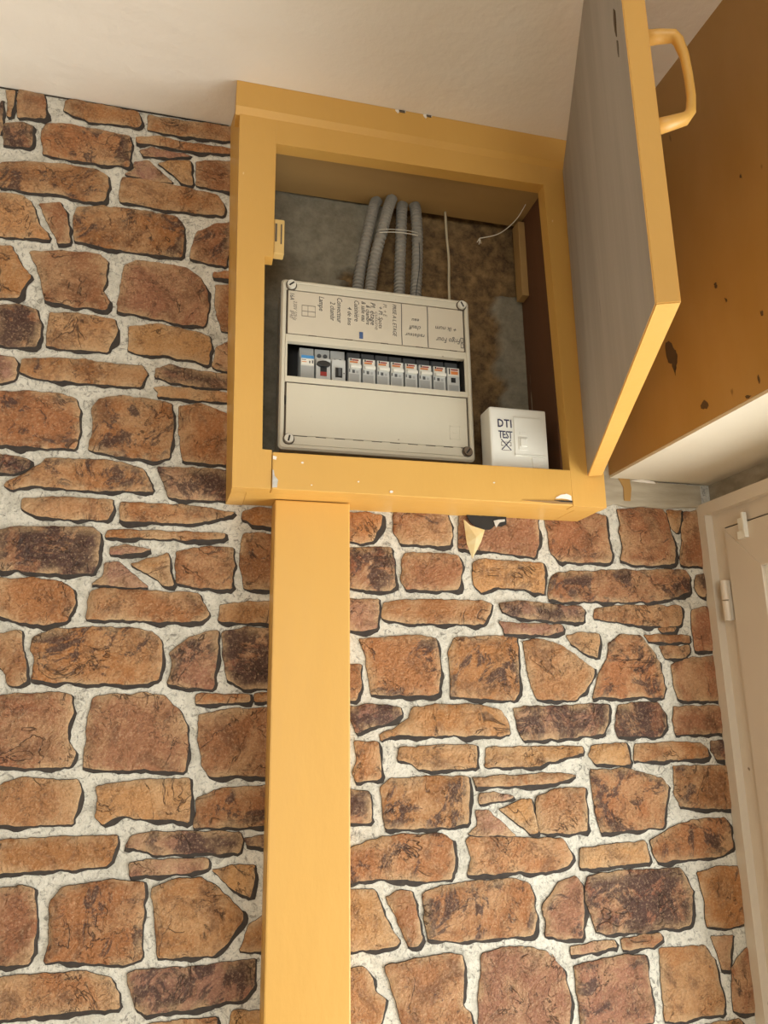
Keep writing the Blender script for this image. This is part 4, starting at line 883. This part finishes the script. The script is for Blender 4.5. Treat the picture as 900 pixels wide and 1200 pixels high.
box(bm, ux(.0265), ux(.9735), FF+.0006, FF+.010, vz(SV0), vz(.335), .0006); box(bm, ux(.0265), ux(.9735), FF+.0006, FF+.010, vz(.615), vz(SV1), .0006)
box(bm, ux(.0265), ux(.036), FF+.0006, FF+.003, vz(SV1)+.0001, vz(SV0)-.0001); box(bm, ux(.9625), ux(.9735), FF+.0006, FF+.003, vz(SV1)+.0001, vz(SV0)-.0001)
obj('slot_frame', bm, M['box'], fb)
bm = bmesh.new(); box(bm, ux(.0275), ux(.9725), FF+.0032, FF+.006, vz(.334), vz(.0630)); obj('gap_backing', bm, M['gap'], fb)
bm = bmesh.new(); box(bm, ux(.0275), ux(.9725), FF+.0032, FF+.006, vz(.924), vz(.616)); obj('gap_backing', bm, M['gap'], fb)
bm = bmesh.new(); box(bm, ux(.036), ux(.9640), FF+.0012, FF+.0030, vz(.3300), vz(.0680), .0004); uf = obj('upper_flap', bm, M['flap'], fb); tag(uf, 'flap covered in handwriting')
bm = bmesh.new(); box(bm, ux(.036), ux(.9640), FF+.0012, FF+.0030, vz(.9190), vz(.6225), .0004); lf = obj('lower_flap', bm, M['box'], fb)
for k in range(9):                           # hinge clips along the flaps
    for v, par in ((.331, fb), (.922, fb)):
        if v > .9 or k % 2 == 0:
            bm = bmesh.new(); u0 = .14+k*.093; box(bm, ux(u0), ux(u0+.04), FF+.0006, FF+.003, vz(v+.004), vz(v)); obj('clip', bm, M['box' if v > .9 else 'gap'], par)
for k, (u, v) in enumerate(((.050, .038), (.957, .038), (.050, .945), (.957, .945))):
    bm = bmesh.new(); cx, cz = ux(u), vz(v)
    q = bmesh.new(); cyl(q, (cx, FF+.0035, cz), (0, -1, 0), .0078, .0040, 20); obj('screw_well', q, M['gap'], fb)
    cyl(bm, (cx, FF+.004, cz), (0, -1, 0), .0066, .0085, 20, .0060); sc = obj('cover_screw', bm, M['screw' if k < 3 else 'rust'], fb)
    bm = bmesh.new(); ang = (.7, -1.1, 1.35, .9)[k]; d = Vector((math.cos(ang), 0, math.sin(ang))); q = Vector((-d.z, 0, d.x)); c0 = Vector((cx, FF-.0046, cz))
    vs = [bm.verts.new(c0+d*(.0042*s)+q*(.0011*e)+Vector((0, yy, 0))) for yy in (-.0002, .0012) for s, e in ((-1, -1), (1, -1), (1, 1), (-1, 1))]
    for f in ((0, 1, 2, 3), (4, 5, 6, 7), (0, 1, 5, 4), (1, 2, 6, 5), (2, 3, 7, 6), (3, 0, 4, 7)): bm.faces.new([vs[i] for i in f])
    obj('screw_slot', bm, M['dark'], sc)
# moulded square on the lower flap
bm = bmesh.new()
for x0, x1, z0, z1 in ((.868, .925, .800, .793), (.868, .925, .875, .868), (.868, .873, .875, .793), (.920, .925, .875, .793), (.885, .907, .838, .831)): box(bm, ux(x0), ux(x1), FF+.0009, FF+.0013, vz(z0), vz(z1))
obj('moulded_square', bm, M['box'], lf)
bm = bmesh.new(); box(bm, ux(.028), ux(.0345), FF+.0002, FF+.003, vz(.745), vz(.70)); obj('latch_hole', bm, M['dark'], fb)

# ---- writing on the upper flap
FT = FF+.00105
def hand(s, u, v, size, wd, mode='down', mt='ink'):
    if mode == 'down': ex, ez = (0, 0, -1), (1, 0, 0)          # turned a quarter clockwise: reads downwards
    else: ex, ez = (-1, 0, 0), (0, 0, -1)                       # upside down
    text('handwriting', s, size, (ux(u), FT, vz(v)), ex, ez, M[mt], uf, .00012, .25, 1, -.00002, wd)
hand('Lampe', .192, .085, .0105, .022)
hand('2 chambr', .250, .110, .0100, .029); hand('Convecteur', .285, .082, .0105, .038)
hand('4 de bns', .340, .130, .0085, .028); hand('Cuisinière', .375, .085, .0100, .032)
hand('& salle eau', .412, .085, .0092, .031); hand('& chambre', .437, .105, .0085, .030); hand('Pl. étage', .460, .085, .0100, .035)
hand('cuisine', .483, .140, .0080, .028, 'down', 'fadedink'); hand('+ Pl. Spots', .503, .105, .0085, .034); hand('Pl. + E', .527, .085, .0080, .020, 'down', 'fadedink')
hand('PRISE A L ETAGE', .578, .080, .0078, .050)
hand('Frigo Four', .944, .255, .0115, .037, 'flip'); hand('+ lk num', .925, .185, .0095, .032, 'flip')
hand('radiateur', .748, .250, .0082, .029, 'flip'); hand('chauff', .728, .200, .0095, .018, 'flip'); hand('eau', .720, .155, .0075, .011, 'flip')
hand('16A', .045, .085, .0085, .010); hand('230V 50Hz', .062, .130, .0075, .030, 'down', 'fadedink'); hand('IP40', .045, .190, .0070, .012, 'down', 'fadedink')
for u0, u1, v0, v1 in ((.6235, .6270, .0700, .329), (.7645, .7685, .0700, .329)):
    bm = bmesh.new(); prism(bm, [(ux(u0+.001*math.sin(k)), vz(v0+(v1-v0)*k/7)) for k in range(8)]+[(ux(u1+.001*math.sin(k)), vz(v0+(v1-v0)*k/7)) for k in range(7, -1, -1)], FT-.0002, FT+.0003); obj('pen_line', bm, M['ink'], uf)
bm = bmesh.new(); box(bm, ux(.400), ux(.419), FF+.0002, FF+.0016, vz(.318), vz(.278), .0002); obj('blue_tab', bm, M['darkblue'], uf)
bm = bmesh.new()
for v0 in (.150, .185, .215): box(bm, ux(.105), ux(.175), FT-.0002, FT+.0003, vz(v0+.003), vz(v0))
for u0 in (.105, .135, .172): box(bm, ux(u0), ux(u0+.002), FT-.0002, FT+.0003, vz(.218), vz(.150))
obj('printed_grid', bm, M['fadedink'], uf)
bm = bmesh.new()
for v0 in (.245, .280): 
    for (a, b, c, d) in ((.946, .962, v0, v0+.003), (.946, .962, v0+.027, v0+.030), (.946, .9485, v0, v0+.03), (.9595, .962, v0, v0+.03)): box(bm, ux(a), ux(b), FT-.0003, FT+.0003, vz(d), vz(c))
obj('printed_mark', bm, M['ink'], uf)

# ---- the breakers behind the slot
zb, zt = vz(SV1)-.006, vz(SV0)+.004
BY = FF+.014                                # front of the noses
def breaker(x0, x1, kind):
    w = x1-x0-.0008; bm = bmesh.new()
    box(bm, x0, x0+w, BY+.010, .000, zb, zt-.001, 0, 1 if kind in ('mcb', 'last') else 0)                       # body, set back; some kinds coloured darker for the shade in the slot
    top = vz(SV0)-{'first': .0120, 'main': .0145, 'relay': .0145, 'mcb': .0095, 'last': .0095}[kind]
    box(bm, x0+.0004, x0+w-.0004, BY, BY+.0098, zb, top, .0006)
    bk = obj('circuit_breaker', bm, [M['lightgrey'], M['deepgrey']], fb)
    cx = x0+w/2
    def sub(n, a, b, y0, z0, z1, mt, bev=0): 
        q = bmesh.new(); box(q, x0+a*w, x0+b*w, y0, BY+.0002, z0, z1, bev); return obj(n, q, M[mt], bk)
    if kind == 'mcb':
        tag(bk, 'white breaker with an orange printed label')
        sub('label', .10, .92, BY-.0003, top-.0105, top-.0010, 'white')
        sub('print', .14, .24, BY-.0006, top-.0042, top-.0012, 'black'); sub('print', .27, .78, BY-.0006, top-.0040, top-.0022, 'red'); sub('print', .12, .72, BY-.0006, top-.0072, top-.0050, 'orange')
        sub('lever', .12, .95, BY-.0060, top-.0165, top-.0120, 'white', .0008)
        sub('print', .30, .50, BY-.0004, top-.0225, top-.0180, 'deepgrey'); sub('print', .60, .78, BY-.0004, top-.0225, top-.0190, 'grey'); sub('print', .06, .14, BY-.0004, top-.0215, top-.0170, 'deepgrey')
        sub('lower_cover', .08, .82, BY-.0004, zb+.0008, top-.0240, 'grey')
        q = bmesh.new(); box(q, x0+.06*w, x0+.94*w, BY+.0086, BY+.0102, top+.0015, zt-.0018); obj('terminal_cover', q, M['deepgrey'], bk)
    elif kind == 'last':
        tag(bk, 'breaker with orange print and a black test square')
        sub('label', .08, .94, BY-.0003, top-.0130, top-.0010, 'white'); sub('print', .14, .24, BY-.0006, top-.0105, top-.0016, 'ink')
        sub('print', .30, .86, BY-.0006, top-.0042, top-.0022, 'red'); sub('print', .30, .86, BY-.0006, top-.0105, top-.0056, 'orange')
        sub('test_button', .30, .64, BY-.0012, top-.0230, top-.0160, 'black'); sub('lower_cover', .10, .86, BY-.0004, zb+.0008, top-.0270, 'grey')
        q = bmesh.new(); box(q, x0+.06*w, x0+.94*w, BY+.0086, BY+.0102, top+.0015, zt-.0018); obj('terminal_cover', q, M['deepgrey'], bk)
    elif kind == 'first':
        tag(bk, 'white module with a blue printed strip')
        sub('label', .06, .96, BY-.0004, top-.0150, top-.0006, 'white'); sub('print', .06, .96, BY-.0007, top-.0052, top-.0006, 'blue')
        sub('print', .10, .40, BY-.0007, top-.0078, top-.0068, 'fadedink'); sub('print', .10, .44, BY-.0007, top-.0108, top-.0098, 'orange')
        sub('print', .62, .70, BY-.0007, top-.0120, top-.0085, 'ink'); sub('print', .82, .90, BY-.0007, top-.0120, top-.0075, 'ink')
        sub('lower_cover', .03, .97, BY-.0004, zb+.0008, top-.0165, 'grey')
    elif kind == 'main':
        tag(bk, 'grey breaker with a black rounded lever and red window')
        q = bmesh.new()
        pts = [(cx+.0095*math.cos(a), top-.0100+.0042*math.sin(a)) for a in [i*math.pi/10 for i in range(20)]]
        prism(q, pts, BY-.0055, BY+.0002, bev=.0008); obj('lever', q, M['black'], bk)
        sub('lever_stem', .30, .74, BY-.0010, top-.0205, top-.0130, 'black'); sub('red_window', .30, .74, BY-.0008, top-.0265, top-.0205, 'red')
        for k in (-1, 1):
            q = bmesh.new(); cyl(q, (cx+k*.0042, BY+.0104, vz(SV0)-.0070), (0, -1, 0), .0031, .0014, 14); obj('terminal_screw', q, M['deepgrey'], bk)
    else:
        tag(bk, 'grey module with a black toggle recess')
        sub('toggle', .26, .74, BY-.0015, top-.0265, top-.0125, 'black'); sub('toggle_lever', .44, .62, BY-.0040, top-.0255, top-.0140, 'deepgrey', .0004)
        sub('print', .82, .92, BY-.0004, top-.0205, top-.0195, 'ink')
        for k in (-1, 1):
            q = bmesh.new(); cyl(q, (cx+k*.0040, BY+.0104, vz(SV0)-.0120), (0, -1, 0), .0026, .0014, 14); obj('terminal_screw', q, M['deepgrey'], bk)
for (x0, x1, k) in BREAKERS: breaker(x0, x1, k)
bm = bmesh.new(); box(bm, FX0+.032, BREAKERS[-1][1]-.004, -.0035, .0, vz(.50), vz(.46)); obj('mounting_rail', bm, M['metal'], fb)

# ================================================================ PHONE TEST SOCKET
PX0, PX1, PZ0, PZ1, PY = .3945, .4800, .3152, .4035, -.0715
ts = empty('phone_socket', ((PX0+PX1)/2, -.055, PZ0)); tag(ts, 'white phone line socket box lettered DTI TEST, standing right of the fuse box', 'socket')
bm = bmesh.new(); box(bm, PX0, PX1, PY, -.036, PZ0, PZ1, .0032); obj('housing', bm, M['white'], ts, smooth=False)
PW, PH = PX1-PX0, PZ1-PZ0
def pp(u, v): return PX0+u*PW, PZ1-v*PH
def pplate(name, u0, u1, v0, v1, y, mt, bev=.0006):
    (a, d), (b, c) = pp(u0, v0), pp(u1, v1); q = bmesh.new(); box(q, a, b, PY-y, PY+.0004, c, d, bev); return obj(name, q, M[mt], ts)
pplate('cover_plate', .41, .90, .155, .770, .0012, 'white')
pplate('cover_step', .405, .94, .775, .795, .0022, 'white')
pplate('socket_hatch', .70, .905, .80, .975, .0014, 'white')
kb = pplate('button_surround', .475, .640, .49, .700, .0020, 'white')
pplate('test_button', .50, .620, .51, .645, .0034, 'white', .0010)
pplate('moulded_icon', .50, .62, .40, .455, .0016, 'white', .0002)
E_ = (1, 0, 0); U_ = (0, 0, 1)
for s, u, v, sz, sp in (('DTI', .135, .335, .0165, 1.12), ('TEST', .140, .520, .0155, .92)):
    x, z = pp(u, v); text('lettering', s, sz, (x, PY-.0003, z), E_, U_, M['violetink'], ts, .0003, 0, sp, .00018 if s == 'DTI' else .00004, .0205)
for s in (-1, 1):
    x, z = pp(.265, .625); L_ = .0105; d = Vector((math.cos(.82*s), 0, math.sin(.82*s))); q = Vector((-d.z, 0, d.x)); bm = bmesh.new()
    vs = [bm.verts.new(Vector((x, PY+yy, z))+d*(L_*a)+q*(.0006*e)) for yy in (-.0005, .0003) for a, e in ((-1, -1), (1, -1), (1, 1), (-1, 1))]
    for f in ((0, 1, 2, 3), (4, 5, 6, 7), (0, 1, 5, 4), (1, 2, 6, 5), (2, 3, 7, 6), (3, 0, 4, 7)): bm.faces.new([vs[i] for i in f])
    obj('cross_stroke', bm, M['violetink'], ts)
bm = bmesh.new(); x, z = pp(.265, .60)       # small handset outline under the cross
for a, b, c, d in ((-.0075, -.0045, -.004, -.003), (.0045, .0075, -.004, -.003), (-.0075, -.0068, -.004, .002), (.0068, .0075, -.004, .002), (-.0068, .0068, .0012, .002), (-.006, .006, -.0105, -.0098)):
    box(bm, x+a, x+b, PY-.0003, PY+.0003, z+c, z+d)
obj('handset_mark', bm, M['fadedink'], ts)

# ================================================================ CONDUITS AND CABLES
CON = (((.2535, .7660), (.2480, .7387), (.2400, .700), (.2300, .650), (.2225, .600), (.2195, .5790)),
       ((.2770, .7660), (.2712, .7420), (.2620, .705), (.2490, .650), (.2420, .603), (.2400, .5790)),
       ((.2938, .7660), (.2925, .7417), (.2905, .700), (.2880, .650), (.2862, .603), (.2855, .5790)),
       ((.3125, .7660), (.3150, .7423), (.3165, .700), (.3150, .650), (.3115, .602), (.3095, .5790)))
LBL = ('leftmost of the four grey corrugated conduits above the fuse box, leaning left',
       'second grey corrugated conduit from the left, crossing close to the leftmost one',
       'straight upright dark grey corrugated conduit, third from the left above the fuse box',
       'rightmost grey corrugated conduit, with a black line down its front')
def smooth_path(P, n):
    out = []
    for k in range(n+1):
        t = k/n*(len(P)-1); i = min(int(t), len(P)-2); f = t-i
        p0, p1, p2, p3 = [Vector(P[min(max(j, 0), len(P)-1)]) for j in (i-1, i, i+1, i+2)]
        out.append(.5*((2*p1)+(p2-p0)*f+(2*p0-5*p1+4*p2-p3)*f*f+(3*p1-p0-3*p2+p3)*f**3))
    return out
for k, P in enumerate(CON):
    yy = (.0080, -.0020, .0095, .0060)[k]; s = (1-.0145+0)/.99
    P3 = [(x*(1+yy)/.99, yy, z if z in (.7660, .5790) else max(.5795, min(.7655, z*(1+yy)/.99))) for x, z in P]
    cv = smooth_path(P3, 148); bm = bmesh.new()
    sweep(bm, cv, [.0090 if (i % 4) in (0, 1) else .0070 for i in range(len(cv))], 14)
    o = obj('corrugated_conduit', bm, M['conduit'], None, smooth=False); tag(o, LBL[k], 'conduit', 'conduits above the fuse box')
    if k == 3:
        bm = bmesh.new(); L3_ = [Vector((p.x-.0005+.0016*math.sin(i*.5), p.y-.0096, p.z)) for i, p in enumerate(cv[70:140:6])]
        sweep(bm, L3_, [.0006]*len(L3_), 6); obj('marker_line', bm, M['black'], o)
bm = bmesh.new(); pth = smooth_path([(.3712, .012, .7660), (.3715, .010, .720), (.3735, .010, .68), (.3700, .004, .63), (.3690, .002, .5790)], 30)
sweep(bm, pth, [.0020]*len(pth), 8); tag(obj('thin_cable', bm, M['cable'], None, smooth=True), 'thin beige cable hanging right of the grey conduits down to the fuse box', 'cable')
bm = bmesh.new(); pth = smooth_path([(.4890, -.0350, .7665), (.470, -.036, .735), (.440, -.038, .705), (.4060, -.040, .6900)], 24)
sweep(bm, pth, [.0007]*len(pth), 6)
for d in ((.002, -.008), (-.004, -.007), (-.001, -.010)):
    e = pth[-1]; sweep(bm, [e, e+Vector((d[0]*.5, 0, d[1]*.5)), e+Vector((d[0], .001, d[1]))], [.0006, .0006, .0004], 5)
tag(obj('loose_string', bm, M['string'], None, smooth=True), 'pale string with a frayed end dangling from the cabinet top inside', 'string')
bm = bmesh.new(); cA_ = (.2480+.004, -.0258, .6900); pth = smooth_path([(.2560, -.0120, .6950), (.275, -.0125, .6985), (.300, -.0090, .7025), (.3190, -.0045, .7045)], 16)
sweep(bm, pth, [.0007]*len(pth), 6); pth = [Vector(p)+Vector((0, .0002, .005)) for p in pth]; sweep(bm, pth, [.0005]*len(pth), 6)
tag(obj('tie_string', bm, M['string'], None, smooth=True), 'pale string tied across the front of the grey conduits', 'string')
